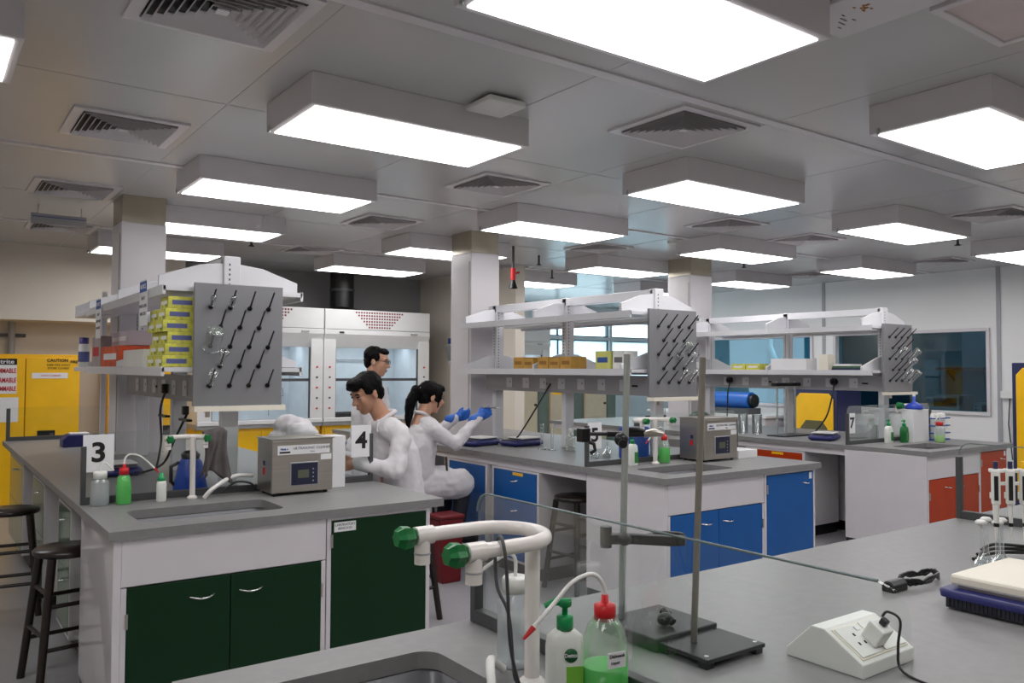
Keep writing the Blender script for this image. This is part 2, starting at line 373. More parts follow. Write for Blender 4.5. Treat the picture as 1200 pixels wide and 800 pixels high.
# ------------------------------------------------------------------ columns
def column(x0, x1, y0, y1, label):
    t = struct(thing('column', label, 'column', ((x0+x1)/2, (y0+y1)/2, 0)))
    on(t, bx(x0, x1, y0, y1, 0, 2.69), 'cladding', WHITE, bevel=.008)
    on(t, bx(x0+.006, x1-.006, y0+.006, y1-.006, 2.69, ZC), 'top_band', COLTOP)
    on(t, bx(x0-.006, x0, y0+.03, y0+.035, .92, 2.6), 'cover_seam', SEAM)
column(1.25, 1.58, 6.85, 7.22, 'white clad column rising behind the glove boxes')
column(4.30, 4.63, 6.60, 6.97, 'white clad column behind the middle shelf rack')
column(7.40, 7.78, 6.60, 6.97, 'white clad column behind the rack with the number seven')

# ------------------------------------------------------------------ ceiling lights
X0, DX, Y0, DY, LW, LB = 1.439, 2.4699, 1.717, 1.7948, 1.16, 0.5246
def ceiling_light(x, y, label):
    t = thing('ceiling_light', label, 'ceiling light', (x+LW/2, y+LB/2, 2.75), group='rectangular ceiling light panels')
    on(t, bx(x-.032, x+LW+.032, y-.032, y+LB+.032, 2.752, ZC), 'housing', WHITE, bevel=.004)
    on(t, bx(x, x+LW, y, y+LB, 2.748, 2.752), 'diffuser', LAMP)
    on(t, MB().cyl((x-.036, y+LB-.02, 2.742), (x-.036, y+LB-.02, 2.775), .008, n=8), 'latch', ALU)
LL = {(0,0):'largest bright ceiling light panel, cut by the top edge', (1,0):'large bright ceiling panel cut by the right edge, upper right corner',
 (0,1):'long bright ceiling panel just below the small detector box', (0,2):'bright ceiling panel above the white gable of the left rack',
 (0,3):'bright ceiling panel directly right of the left column top', (0,4):'lowest bright ceiling panel passing behind the left column',
 (1,1):'bright ceiling panel right of centre, below the large square grille', (1,2):'bright ceiling panel just above the middle column',
 (1,3):'bright ceiling panel left of the middle column, partly behind it', (1,4):'small far ceiling panel above the black exhaust duct',
 (2,1):'bright ceiling panel second from the right edge, above the right rack', (2,2):'bright ceiling panel just above the right column',
 (2,3):'bright ceiling panel between the middle and the right column', (2,4):'small far ceiling panel above the middle rack ridge',
 (3,1):'bright ceiling panel cut by the right edge, above the wall window', (3,2):'flat bright ceiling panel nearest the right wall batten',
 (3,3):'small bright ceiling panel just right of the right column', (3,4):'faint far ceiling panel hidden behind the right column'}
for (i, j), lb in LL.items(): ceiling_light(X0+DX*i, Y0+DY*j, lb)
ceiling_light(-.9, Y0+DY-.05, 'bright ceiling panel peeking in at the left edge')
for i, j, lb in ((-1, 3, 'ceiling panel over the aisle left of the picture, far'), (-1, 0, 'ceiling panel left of the viewer'), (0, -1, 'ceiling panel right above the viewer'), (1, -1, 'ceiling panel behind the viewer to the right'), (2, -1, 'ceiling panel over the right end of the near bench, behind'), (2, 0, 'ceiling panel over the right part of the near bench'), (3, 0, 'ceiling panel by the right wall outside the picture'), (-1, -1, 'ceiling panel behind the viewer to the left')):  # grid repeated out of view, added to light the near bench
    ceiling_light(X0+DX*i, Y0+DY*j, lb)

# ------------------------------------------------------------------ ceiling vents (four-way diffusers)
def vent(x, y, w, d, label):
    t = thing('ceiling_vent', label, 'vent', (x+w/2, y+d/2, ZC-.012), group='square ceiling air diffusers')
    cx, cy = x+w/2, y+d/2
    fr = slab(x, x+w, y, y+d, ZC-.012, ZC, [(x+.05, x+w-.05, y+.05, y+d-.05)]); on(t, fr, 'frame', WHITE)
    on(t, bx(x+.05, x+w-.05, y+.05, y+d-.05, ZC-.002, ZC-.0005), 'throat', BLACK)
    for q in range(7):
        a = w/2-.053-q*.031; b = d/2-.053-q*.031
        s = MB(); i0 = .017
        o = [(cx-a, cy-b, ZC-.003), (cx+a, cy-b, ZC-.003), (cx+a, cy+b, ZC-.003), (cx-a, cy+b, ZC-.003)]
        n = [(cx-a+i0, cy-b+i0, ZC-.024), (cx+a-i0, cy-b+i0, ZC-.024), (cx+a-i0, cy+b-i0, ZC-.024), (cx-a+i0, cy+b-i0, ZC-.024)]
        # vanes slope outwards: low edge outside
        lo = [(px+(px-cx)*0, py, ZC-.024) for px, py, _ in o]; hi = [(px, py, ZC-.004) for px, py, _ in n]
        s.add(lo+hi+[(p[0], p[1], p[2]+.002) for p in lo]+[(p[0], p[1], p[2]+.002) for p in hi],
              [(k, (k+1) % 4, 4+(k+1) % 4, 4+k) for k in range(4)]+[(8+k, 12+k, 12+(k+1) % 4, 8+(k+1) % 4) for k in range(4)]+[(k, 8+k, 8+(k+1) % 4, (k+1) % 4) for k in range(4)])
        on(t, s, 'vane', WHITE)
    on(t, bx(cx-.022, cx+.022, cy-.022, cy+.022, ZC-.02, ZC-.014), 'centre_plate', WHITE)
for v in ((.60, 2.78, .58, .58, 'large square air grille at the upper left, cut by the top edge'), (.62, 4.66, .57, .58, 'square air grille at left, second from the top edge'),
          (.64, 6.60, .57, .58, 'square air grille just above the hanging grey sign'), (.80, 8.5, .57, .58, 'farthest air grille at the left edge'),
          (3.10, 2.80, .6, .57, 'large square air grille in the upper middle right of the detector'), (3.09, 4.57, .56, .55, 'air grille between the two central light rows'),
          (3.12, 6.42, .56, .57, 'air grille above the left end of the middle row lights'), (3.3, 8.5, .56, .57, 'small air grille above the left rack gable'),
          (5.72, 4.64, .54, .55, 'air grille right below the bright panel right of centre'), (5.76, 6.43, .54, .55, 'air grille above the middle rack, right of the middle column'),
          (7.02, 4.70, .56, .55, 'air grille left of the panel above the right rack'), (7.1, 2.93, .6, .57, 'air grille at the right edge under the upper right panel'),
          (9.7, 6.5, .56, .55, 'tiny far air grille near the right wall'), (9.75, 4.7, .56, .55, 'thin far air grille above the wall window'),
          (5.9, 8.4, .56, .55, 'far air grille above the blue daylight area')):
    vent(*v)
t = thing('detector_box', 'small square detector box hanging from the ceiling at top centre', 'detector', (2.31, 3.33, 2.85))
on(t, bx(2.2, 2.42, 3.22, 3.44, 2.855, 2.885), 'cover', OFFW, bevel=.008); on(t, bx(2.24, 2.38, 3.26, 3.40, 2.885, ZC), 'base', BLACK)
t = thing('hanging_sign', 'small grey hanging sign under the ceiling at left', 'sign', (.95, 7.75, 2.75))
on(t, bx(.73, 1.14, 7.73, 7.75, 2.745, 2.83), 'panel', RACKG, bevel=.003); on(t, bx(.74, 1.13, 7.727, 7.73, 2.80, 2.806), 'stripe', BLUEINK)
for x in (.78, 1.1): on(t, MB().cyl((x, 7.74, 2.83), (x, 7.74, ZC), .004, n=6), 'hanger', ALU)
t = thing('access_hatch', 'scuffed ceiling panel beside the largest light', 'hatch', (2.8, 1.5, ZC-.02))
on(t, bx(2.645, 2.95, 1.25, 1.845, ZC-.02, ZC), 'cover', WHITE, bevel=.006)
m = MB()
for q in range(9): a = 2.66+.022*q+random.random()*.01; b = 1.80-.10*random.random(); m.box(a, a+.012+.03*random.random(), b-.005, b, ZC-.0212, ZC-.02)
on(t, m, 'scratch_marks', DARKF)
m = MB()
for q in range(12): a = 2.72+.07*random.random(); b = 1.66-.05*random.random(); m.box(a, a+.012, b-.008, b, ZC-.0212, ZC-.02)
on(t, m, 'rust_mark', mat('rust', (176, 120, 60), .8))
t = thing('access_hatch', 'raised square ceiling hatch at the upper right corner', 'hatch', (3.24, 1.22, ZC-.03))
on(t, slab(2.965, 3.52, .94, 1.50, ZC-.03, ZC, [(3.0, 3.485, .975, 1.465)]), 'frame', WHITE, bevel=.004); on(t, bx(3.0, 3.485, .975, 1.465, ZC-.022, ZC-.002), 'cover', mat('hatch_pink_reflection', (206, 192, 190), .4))  # cover colour carries a painted pinkish reflection
for x, y, lb in ((2.7, 8.2, 'brass sprinkler head above the left rack gable'), (5.9, 7.6, 'sprinkler head right of the middle column'), (8.0, 6.3, 'sprinkler head right above the right column'), (8.2, 3.9, 'sprinkler head below the panel near the right wall'), (6.9, 8.6, 'sprinkler head in front of the blue windows')):
    t = thing('sprinkler_head', lb, 'sprinkler', (x, y, 2.78), group='ceiling sprinkler heads')
    on(t, MB().cyl((x, y, 2.82), (x, y, ZC), .012, n=8), 'pipe', DARKF); on(t, MB().lathe([(.001, 0), (.03, .004), (.03, .01), (.012, .02), (.012, .04)], 12, (x, y, 2.78)), 'deflector', DARKF)
t = thing('smoke_detector', 'small round white smoke detector in the ceiling middle', 'detector', (6.35, 5.9, 2.86))
on(t, MB().lathe([(.001, 0), (.04, .002), (.055, .02), (.055, .03)], 20, (6.35, 5.9, 2.87)), 'cover', OFFW); on(t, MB().lathe([(.06, 0), (.06, .02)], 20, (6.35, 5.9, 2.885)), 'base', OFFW)
t = thing('drop_pipe', 'red topped black drop nozzle hanging beside the middle column', 'pipe', (5.235, 7.2, 2.3))
on(t, MB().cyl((5.235, 7.2, 2.62), (5.235, 7.2, ZC), .014, n=10), 'pipe', DARKF); on(t, MB().cyl((5.235, 7.2, 2.53), (5.235, 7.2, 2.66), .028, n=12), 'valve', RED)
on(t, MB().lathe([(.05, 0), (.03, .06), (.02, .1)], 14, (5.235, 7.2, 2.44)), 'nozzle', BLACK); on(t, MB().cyl((5.235, 7.2, 2.6), (5.315, 7.2, 2.62), .012, n=8), 'handle', RED)

# ------------------------------------------------------------------ back wall: fume hoods
def hood(x0, x1, yf, label, zt=2.32):
    t = thing('fume_hood', label, 'fume hood', ((x0+x1)/2, yf+.4, 0), group='white fume hoods')
    yb = yf+.75
    on(t, bx(x0, x1, yf+.02, yb, .84, .9), 'work_surface', RACKG)
    on(t, bx(x0, x1, yf-.01, yf+.03, .885, .935), 'sill', HOODW, bevel=.006)
    for a, b in ((x0, x0+.16), (x1-.16, x1)):
        p = on(t, bx(a, b, yf, yb, .9, 1.93), 'side_pillar', HOODW)
        for q in range(5): sub(t, p, MB().cyl(((a+b)/2, yf, 1.06+.13*q), ((a+b)/2, yf-.012, 1.06+.13*q), .012, n=10), 'service_knob', DARKF if q % 2 else RED)
    on(t, MB().prism([(yf-.02, 2.06), (yf-.02, 2.0), (yf+.06, 1.83), (yf+.12, 1.83), (yb, 1.9), (yb, 2.06)], 'x', x0, x1), 'upper_fascia', HOODW, bevel=.004)
    tp = on(t, bx(x0+.003, x1-.003, yf-.02, yb, 2.065, zt), 'top_panel', HOODW, bevel=.004)
    mid = (x0+x1)/2; d = MB()
    for r in range(6):
        n = 19-2*r; 
        for c in range(n):
            x = (c-(n-1)/2)*.037; z = zt-.032-.038*r
            d.box(x-.011, x+.011, yf-.022-(yf+.4), yf-.0195-(yf+.4), z-.011, z+.011)
    dd = d.build('vent_holes', mat('hole_maroon', (120, 22, 30), .5), tp); stuff(dd)
    on(t, bx(x0+.16, x1-.16, yb-.03, yb, .9, 1.9), 'back_liner', HOODI)
    on(t, bx(x0+.16, x0+.17, yf+.06, yb-.03, .9, 1.9), 'side_liner', HOODI); on(t, bx(x1-.17, x1-.16, yf+.06, yb-.03, .9, 1.9), 'side_liner', HOODI)
    on(t, bx(x0+.25, x1-.25, yf+.3, yf+.42, 1.84, 1.86), 'hood_lamp', HLAMP)
    on(t, bx(x0+.16, x1-.16, yf+.025, yf+.045, 1.40, 1.435), 'sash_bar', DARKF)
    for a in (x0+.16, x1-.175): on(t, bx(a, a+.015, yf+.025, yf+.045, .94, 1.83), 'sash_rail', DARKF)
    on(t, bx(x0+.175, x1-.175, yf+.03, yf+.034, 1.435, 1.83), 'sash_glass', GLASS)
    on(t, bx(x0+.175, x1-.175, yf+.038, yf+.042, .96, 1.40), 'sash_glass', GLASS)
    on(t, MB().tube([(x0+.25, yb-.08, 1.68), (x1-.25, yb-.08, 1.68)], .008, 8), 'cross_rod', RACKG)
    on(t, MB().tube([(x1-.45, yb-.06, 1.68), (x1-.45, yb-.06, .95)], .006, 8), 'upright_rod', RACKG)
    for zz in (1.3, 1.72):
        on(t, MB().tube([(x1-.36, yb-.04, zz), (x1-.36, yb-.07, zz-.1), (x1-.26, yb-.07, zz-.1), (x1-.26, yb-.04, zz)], .006, 6), 'liner_handle', RACKG)
    on(t, bx(x0+.2, x0+.26, yf-.03, yf-.02, 2.015, 2.035), 'control_label', BLACK); on(t, bx(x1-.3, x1-.2, yf-.03, yf-.02, 2.01, 2.035), 'maker_plate', RACKG)
    on(t, bx(x0+.01, x1-.01, yf+.06, yb, 0, .84), 'base_cabinet', YELLOW, bevel=.004)
    on(t, bx(x0+.04, (x0+x1)/2-.005, yf+.045, yf+.06, .12, .80), 'door', YELLOW, bevel=.004); on(t, bx((x0+x1)/2+.005, x1-.04, yf+.045, yf+.06, .12, .80), 'door', YELLOW, bevel=.004)
    return t
hood(4.17, 5.70, 9.8, 'white fume hood behind the standing man, red dotted vent fully visible')
hood(2.63, 4.16, 9.8, 'left fume hood mostly hidden by the drying rack board')
hood(8.0, 9.5, 11.9, 'far fume hood seen through the middle shelf rack', 2.5)
t = thing('exhaust_duct', 'black round exhaust duct rising above the fume hood', 'duct', (4.63, 10.3, 2.32))
on(t, MB().cyl((4.63, 10.3, 2.36), (4.63, 10.3, ZC), .16, n=28), 'pipe', BLACK); on(t, MB().lathe([(.26, 0), (.26, .02), (.17, .05), (.16, .06)], 28, (4.63, 10.3, 2.322)), 'collar', BLACK)
on(t, MB().cyl((4.63, 10.3, 2.6), (4.63, 10.3, 2.63), .17, n=28), 'clamp_band', DARKF)
t = thing('dark_tray', 'black slotted tray at the sill of the fume hood', 'tray', (4.6, 9.9, .9))
on(t, bx(4.36, 4.78, 9.87, 10.02, .936, .955), 'tray', BLACK, bevel=.004); on(t, bx(4.36, 4.78, 9.9, 9.99, .955, 1.0), 'slotted_cover', DARKF, bevel=.004)
t = thing('hood_gauge', 'small dark blue gauge inside the fume hood', 'gauge', (4.55, 10.45, 1.1))
on(t, bx(4.5, 4.58, 10.48, 10.52, 1.12, 1.17), 'case', NAVYB, bevel=.004); on(t, bx(4.515, 4.565, 10.477, 10.48, 1.13, 1.16), 'face', OFFW)
# notice on the partition wall
t = thing('notice_board', 'notices in plastic sleeves on the cream partition wall', 'notice', (6.17, 9.95, 1.6))
on(t, bx(6.165, 6.175, 9.75, 10.05, 1.62, 2.0), 'backing', PAPER); on(t, bx(6.158, 6.165, 9.75, 10.05, 1.92, 2.0), 'blue_header', BLUEINK)
on(t, MB().prism([(6.16, 1.68), (6.165, 1.68), (6.165, 1.9), (6.10, 1.9)], 'y', 9.76, 10.04), 'pocket', PLAST)

# ------------------------------------------------------------------ yellow safety cabinets on the back wall
def safety_cabinet(x0, x1, yf, zt, label, lettered):
    t = thing('safety_cabinet', label, 'safety cabinet', ((x0+x1)/2, yf+.25, 0), group='yellow safety cabinets')
    yb = yf+.5
    on(t, bx(x0, x1, yf+.03, yb, .02, zt), 'body', YELLOW, bevel=.006)
    mid = (x0+x1)/2
    for a, b in ((x0+.02, mid-.004), (mid+.004, x1-.02)):
        on(t, bx(a, b, yf, yf+.03, .08, zt-.04), 'door', YELLOW, bevel=.006)
    h = on(t, bx(mid+.12, mid+.29, yf-.012, yf, .76, .88), 'lock_handle', BLACK, bevel=.006)
    sub(t, h, bx(mid+.24, mid+.27, yf-.03, yf-.012, .79, .85), 'lever', DARKF)
    on(t, bx(x0, x1, yf+.05, yb, 0, .02), 'plinth', BLACK)
    if lettered:
        p = on(t, bx(mid-.42, mid-.08, yf-.004, yf, 1.28, 1.65), 'warning_sticker', PAPER)
        on(t, bx(mid-.42, mid-.08, yf-.006, yf-.004, 1.585, 1.65), 'sticker_header', BLACK)
        L0 = Vector(t.location)
        def tx(nm, s, size, x, z, m, **k): return text(nm, s, size, Vector((x, yf-.0075, z))-L0, '-y', m, t, **k)
        tx('lettering', '\u2735 Justrite', .062, mid-.25, 1.617, PAPER, sx=1.15, bold=.001)
        for z, w in ((1.52, 'FLAMMABLE'), (1.42, 'INFLAMABLE'), (1.33, 'INFLAMMABLE')):
            text('lettering', w, .07, Vector((mid-.085, yf-.0075, z))-L0, '-y', REDINK, t, align='RIGHT', sx=.62 if len(w) < 11 else .56, bold=.0015)
        for z in (1.53, 1.44, 1.35): on(t, MB().lathe([(.016, 0), (.026, 0), (.026, .002), (.016, .002)], 16, (mid-.375, yf-.0065, z), (0, 1, 0)), 'hazard_symbol', INK)
        on(t, bx(mid-.62, mid-.06, yf-.005, yf, .98, 1.24), 'notice_sheet', PAPER); tx('lettering', '\u00b7 - \u00b7 - \u00b7 -', .05, mid-.3, 1.16, GREYINK)
        on(t, bx(mid+.06, mid+.4, yf-.004, yf, 1.44, 1.50), 'long_label', PAPER)
        tx('lettering', 'CAUTION', .045, mid+.3, 1.635, INK, bold=.001); tx('lettering', 'FIRE', .04, mid+.46, 1.62, INK, bold=.001)
        for q, w in enumerate(('KEEP FIRE AWAY', 'STORE CLOSED')): tx('lettering', w, .03, mid+.31, 1.585-.035*q, INK)
        tx('lettering', 'SAFETY CABINET', .025, mid+.24, 1.47, REDINK)
    return t
safety_cabinet(.42, 1.47, 10.16, 1.70, 'yellow flammables cabinet with red warning sticker at the left edge', True)
safety_cabinet(1.78, 2.6, 10.3, 1.6, 'yellow safety cabinet half hidden behind the left rack', False)
t = thing('wall_pipe', 'grey vertical pipe with a cross bracket above the yellow cabinet', 'pipe', (.86, 10.8, 1.7))
on(t, MB().cyl((.86, 10.82, 1.7), (.86, 10.82, 2.075), .035, n=14), 'pipe', RACKG); on(t, bx(.55, 1.0, 10.83, 10.86, 1.9, 1.94), 'bracket', DARKF)
# beige cupboards in the far room, yellow carts by the right wall
for x, lb, c in ((8.15, 'beige cupboard under the far fume hood opening', 0), (8.95, 'beige far cupboard with a yellow label, left', 1), (9.75, 'beige far cupboard with a yellow label, right', 1)):
    y = 11.2
    t = thing('cupboard', lb, 'cupboard', (x+.3, y+.2, 0), group='beige cupboards at the far end')
    on(t, bx(x, x+.76, y+.02, y+.45, 0, 1.42), 'body', BEIGE, bevel=.006)
    on(t, bx(x+.01, x+.50, y, y+.02, .05, 1.40), 'door', BEIGE, bevel=.004); on(t, bx(x+.54, x+.75, y, y+.02, .05, 1.40), 'glass_strip', mat('strip_glass', (96, 112, 104), .15))
    on(t, MB().cyl((x+.47, y, .95), (x+.47, y-.03, .95), .02, n=10), 'knob', BLACK)
    if c: on(t, bx(x+.05, x+.33, y-.003, y, 1.12, 1.24), 'yellow_label', YELLOW); text('lettering', 'CAUTION', .05, Vector((x+.19, y-.004, 1.19))-Vector(t.location), '-y', INK, t, bold=.001)
def cart(x, y0, y1, zt, label):
    t = thing('yellow_cabinet', label, 'cabinet', (x+.3, (y0+y1)/2, 0), group='yellow cabinets with navy frames')
    on(t, bx(x, x+.6, y0, y1, .03, zt), 'body', NAVYB, bevel=.012)
    pts = [(y, z) for y, z in ((y0+.05, .1), (y1-.05, .1), (y1-.05, zt-.14), (y1-.12, zt-.06), (y0+.12, zt-.06), (y0+.05, zt-.14))]
    on(t, MB().prism(pts, 'x', x-.02, x), 'door', YELLOW, bevel=.008)
    ym = (y0+y1)/2; w = (y1-y0)*.3
    on(t, MB().prism([(ym-w, .25), (ym+w, .25), (ym+w, zt*.58), (ym+w*.6, zt*.66), (ym-w*.6, zt*.66), (ym-w, zt*.58)], 'x', x-.026, x-.02), 'inset_panel', mat('inset_olive', (96, 92, 62), .3))
    for q in (y0+.06, y1-.06): on(t, MB().cyl((x+.06, q, .0), (x+.06, q, .03), .02, n=8), 'foot', BLACK); on(t, MB().cyl((x+.54, q, .0), (x+.54, q, .03), .02, n=8), 'foot', BLACK)
cart(10.2, 3.55, 4.27, 1.66, 'tall yellow cabinet with navy frame at the right edge')
cart(10.3, 6.55, 7.25, 1.3, 'yellow cabinet with navy frame seen under the right rack')
t = thing('wall_trunking', 'white cable trunking with socket box on the right wall', 'trunking', (XR-.05, 4.5, 1.2))
on(t, bx(XR-.06, XR-.013, 3.4, 4.8, 1.22, 1.31), 'channel', OFFW, bevel=.004); on(t, bx(XR-.1, XR-.06, 4.35, 4.55, 1.2, 1.36), 'socket_box', RACKG, bevel=.004)
on(t, MB().tube([(XR-.03, 4.7, 1.22), (XR-.03, 4.72, .9), (XR-.03, 4.68, .45)], .008, 8), 'cable', DARKF)
# ================================================================== LAB ISLANDS
def worktop(x0, x1, y0, y1, label, sink, colhole=None, z0=.86, z1=.90, round_corner=0):
    holes = [sink]+([colhole] if colhole else [])
    t = thing('worktop', label, 'worktop', ((x0+x1)/2, (y0+y1)/2, z0))
    m = slab(x0, x1, y0, y1, z0, z1, holes)
    a, b, c, d = sink; r = .05
    for cx, cy, sx, sy in ((a, c, 1, 1), (b, c, -1, 1), (a, d, 1, -1), (b, d, -1, -1)):
        pts = [(cx, cy)]+[(cx+sx*(r-r*math.sin(R(q*15))), cy+sy*(r-r*math.cos(R(q*15)))) for q in range(7)]
        m.prism(pts, 'z', z0, z1-.0003)
    on(t, m, 'top_slab', TOP)
    on(t, basin(a-.012, b+.012, c-.012, d+.012, z0, .24), 'sink_basin', SINK)
    on(t, MB().lathe([(.028, 0), (.028, .004), (.018, .004)], 18, ((a+b)/2, (c+d)/2, z0-.24)), 'drain', CHROME)
    return t
def handle(t, part, p, axis, w=.1):
    """bow handle in front of a door facing -y (axis 'x') or -x (axis 'y')"""
    x, y, z = p; pts = []
    for q in range(9):
        u = -1+q/4; d = -.028*(1-u*u); dz = -.006*(1-u*u)
        pts.append((x+u*w/2, y+d, z+dz) if axis == 'x' else (x+d, y-u*w/2, z+dz))
    sub(t, part, MB().tube(pts, .0045, 8), 'handle', CHROME)
def hinge(t, part, x, y, z): sub(t, part, MB().cyl((x, y-.004, z-.03), (x, y-.004, z+.03), .006, n=8), 'hinge', STEEL)
def sink_cabinet(x0, x1, yf, yb, m, label, group):
    t = thing('sink_cabinet', label, 'cabinet', ((x0+x1)/2, (yf+yb)/2, 0), group=group)
    on(t, bx(x0, x1, yf+.02, yb, .09, .60), 'body', WHITE)
    on(t, bx(x0, x1, yf+.02, yf+.06, .60, .86), 'rear_rail', WHITE)
    on(t, bx(x0+.03, x1-.03, yf+.05, yb, 0, .09), 'toe_kick', BLACK)
    on(t, bx(x0, x1, yf, yf+.02, .668, .858), 'apron_panel', WHITE, bevel=.002)
    for a, b in ((x0, x0+.022), (x1-.022, x1)): on(t, bx(a, b, yf, yf+.02, .10, .664), 'stile', WHITE, bevel=.002)
    mid = (x0+x1)/2
    d1 = on(t, bx(x0+.024, mid-.002, yf-.003, yf+.018, .105, .662), 'door', m, bevel=.002); d2 = on(t, bx(mid+.002, x1-.024, yf-.003, yf+.018, .105, .662), 'door', m, bevel=.002)
    handle(t, d1, (mid-.12, yf-.003, .59), 'x'); handle(t, d2, (mid+.09, yf-.003, .59), 'x')
    hinge(t, d1, x0+.022, yf-.003, .53); hinge(t, d2, x1-.022, yf-.003, .53)
    return t, d2, mid
def tall_cabinet(x0, x1, yf, yb, m, label, group, hand='r', sticker='l'):
    t = thing('tall_cabinet', label, 'cabinet', ((x0+x1)/2, (yf+yb)/2, 0), group=group)
    on(t, bx(x0, x1, yf+.02, yb, .09, .86), 'body', WHITE)
    on(t, bx(x0+.03, x1-.02, yf+.05, yb, 0, .09), 'toe_kick', BLACK)
    for a, b in ((x0, x0+.022), (x1-.022, x1)): on(t, bx(a, b, yf, yf+.02, .09, .858), 'stile', WHITE, bevel=.002)
    on(t, bx(x0+.022, x1-.022, yf, yf+.02, .845, .858), 'top_rail', WHITE)
    d = on(t, bx(x0+.024, x1-.024, yf-.003, yf+.018, .105, .842), 'door', m, bevel=.002)
    hinge(t, d, x0+.022 if hand == 'r' else x1-.022, yf-.003, .75)
    if hand == 'r' and sticker != 'l': handle(t, d, (x1-.12, yf-.003, .77), 'x', .06)
    sx = x0+.034 if sticker == 'l' else x1-.075
    s = sub(t, d, bx(sx, sx+(.11 if sticker == 'l' else .03), yf-.005, yf-.003, .79, .835), 'label_sticker', PAPER)
    if sticker == 'l':
        for q, w in enumerate(('LABORATORY', 'BENCH 01')): text('lettering', w, .016, Vector((sx+.055, yf-.0056, .822-.017*q))-Vector(t.location), '-y', GREYINK, d)
    return t
def side_panel(x0, x1, y0, y1, label, z1=.86):
    t = thing('end_panel', label, 'panel', ((x0+x1)/2, (y0+y1)/2, 0))
    on(t, bx(x0, x1, y0, y1, .09, z1), 'board', PGLOSS, bevel=.003); on(t, bx(x0+.008, x1-.004, y0+.02, y1, 0, .09), 'toe_kick', BLACK); return t
def drawer_unit(x0, y0, y1, m, label, group, n=3, depth=.55, tab=False, doors=False):
    """unit facing -x under the long side of an island"""
    t = thing('drawer_unit', label, 'drawers', (x0+depth/2, (y0+y1)/2, 0), group=group)
    on(t, bx(x0+.02, x0+depth, y0, y1, .1, .80), 'body', WHITE); on(t, bx(x0+.06, x0+depth, y0+.02, y1-.02, 0, .1), 'toe_kick', BLACK)
    fr = slab(y0, y1, .1, .80, 0, .02, [(y0+.025, y1-.025, .115, .785)]); fr.v = [(x0+z, x, y) for x, y, z in fr.v]; on(t, fr, 'face_frame', WHITE, bevel=.002)
    zs = [.118+(.667)*q/n for q in range(n+1)]
    for q in range(n):
        d = on(t, bx(x0-.002, x0+.018, y0+.028, y1-.028, zs[q]+.0015, zs[q+1]-.0015), 'door' if doors else 'drawer', m, bevel=.002)
        handle(t, d, (x0-.002, (y0+y1)/2+(0 if not doors else .12), zs[q+1]-.07), 'y', .07)
        if tab and q == n-1: sub(t, d, bx(x0-.004, x0-.002, (y0+y1)/2-.11, (y0+y1)/2+.02, zs[q+1]-.03, zs[q+1]-.008), 'yellow_label', YELLOW)
    return t
def rack(cx, y0, y1, label, colw=None, ycol=None):
    """double-sided reagent rack standing on the island's centre line"""
    t = thing('shelf_rack', label, 'shelf rack', (cx, (y0+y1)/2, .9))
    HW = .375
    n = 3; ys = [y0+.10+(y1-.12-y0-.10)*q/(n-1) for q in range(n)]
    for y in ys:
        p = on(t, bx(cx-.045, cx+.045, y-.03, y+.03, .9, 2.17), 'post', RACKW, bevel=.006)
        s = MB()
        for q in range(22): z = 1.55+.027*q; s.box(cx-.0462, cx-.045, y-.005, y+.005, z, z+.012); s.box(cx-.02, cx-.012, y-.0312, y-.03, z, z+.012)
        stuff(sub(t, p, s, 'slots', DARKF))
        for sg in (-1, 1):
            on(t, MB().prism([(cx+sg*.045, 2.13), (cx+sg*.17, 2.115), (cx+sg*HW, 2.045), (cx+sg*HW, 1.985), (cx+sg*.045, 1.985)], 'y', y-.012, y+.012), 'top_bracket', RACKW, bevel=.003)
            on(t, MB().prism([(cx+sg*.045, 1.69), (cx+sg*.10, 1.69), (cx+sg*HW, 1.60), (cx+sg*HW, 1.565), (cx+sg*.045, 1.565)], 'y', y-.012, y+.012), 'shelf_bracket', RACKW, bevel=.003)
    on(t, bx(cx-.045, cx+.045, ys[0], y1-.02, 2.10, 2.165), 'ridge_beam', RACKW, bevel=.004)
    for sg in (-1, 1):
        a, b = (cx-HW, cx-.048) if sg < 0 else (cx+.048, cx+HW)
        for q in range(n-1):
            ya = ys[q]+.014 if q else y0; yb = ys[q+1]-.014 if q < n-2 else y1
            if q: ya = ys[q]-.012
            if q < n-2: yb = ys[q+1]-.016
            aa, bb = a, b
            for nm, z0, z1 in (('upper_shelf', 1.952, 1.984), ('lower_shelf', 1.532, 1.563)):
                sh = MB().box(a+.004, b-.004, ya, yb, z0+.008, z1)
                e0, e1 = (a, a+.015) if sg < 0 else (b-.015, b)
                sh.box(e0, e1, ya, yb, z0-.014, z1+.004)
                on(t, sh, nm, RACKW)
    on(t, bx(cx-.10, cx+.10, y0+.03, y1-.06, 1.365, 1.515), 'service_duct', RACKG, bevel=.004)
    for q in range(7):
        y = y0+.35+q*(y1-y0-.8)/6
        on(t, bx(cx-.106, cx-.10, y-.045, y+.045, 1.395, 1.485), 'socket_plate', RACKW, bevel=.002)
        on(t, bx(cx-.107, cx-.106, y-.02, y-.012, 1.44, 1.455), 'socket_hole', BLACK)
    on(t, bx(cx-.1045, cx-.10, y0+.20, y0+.26, 1.43, 1.445), 'maker_mark', INK); on(t, bx(cx-.1045, cx-.10, y0+1.3, y0+1.36, 1.43, 1.445), 'maker_mark', INK)
    return t
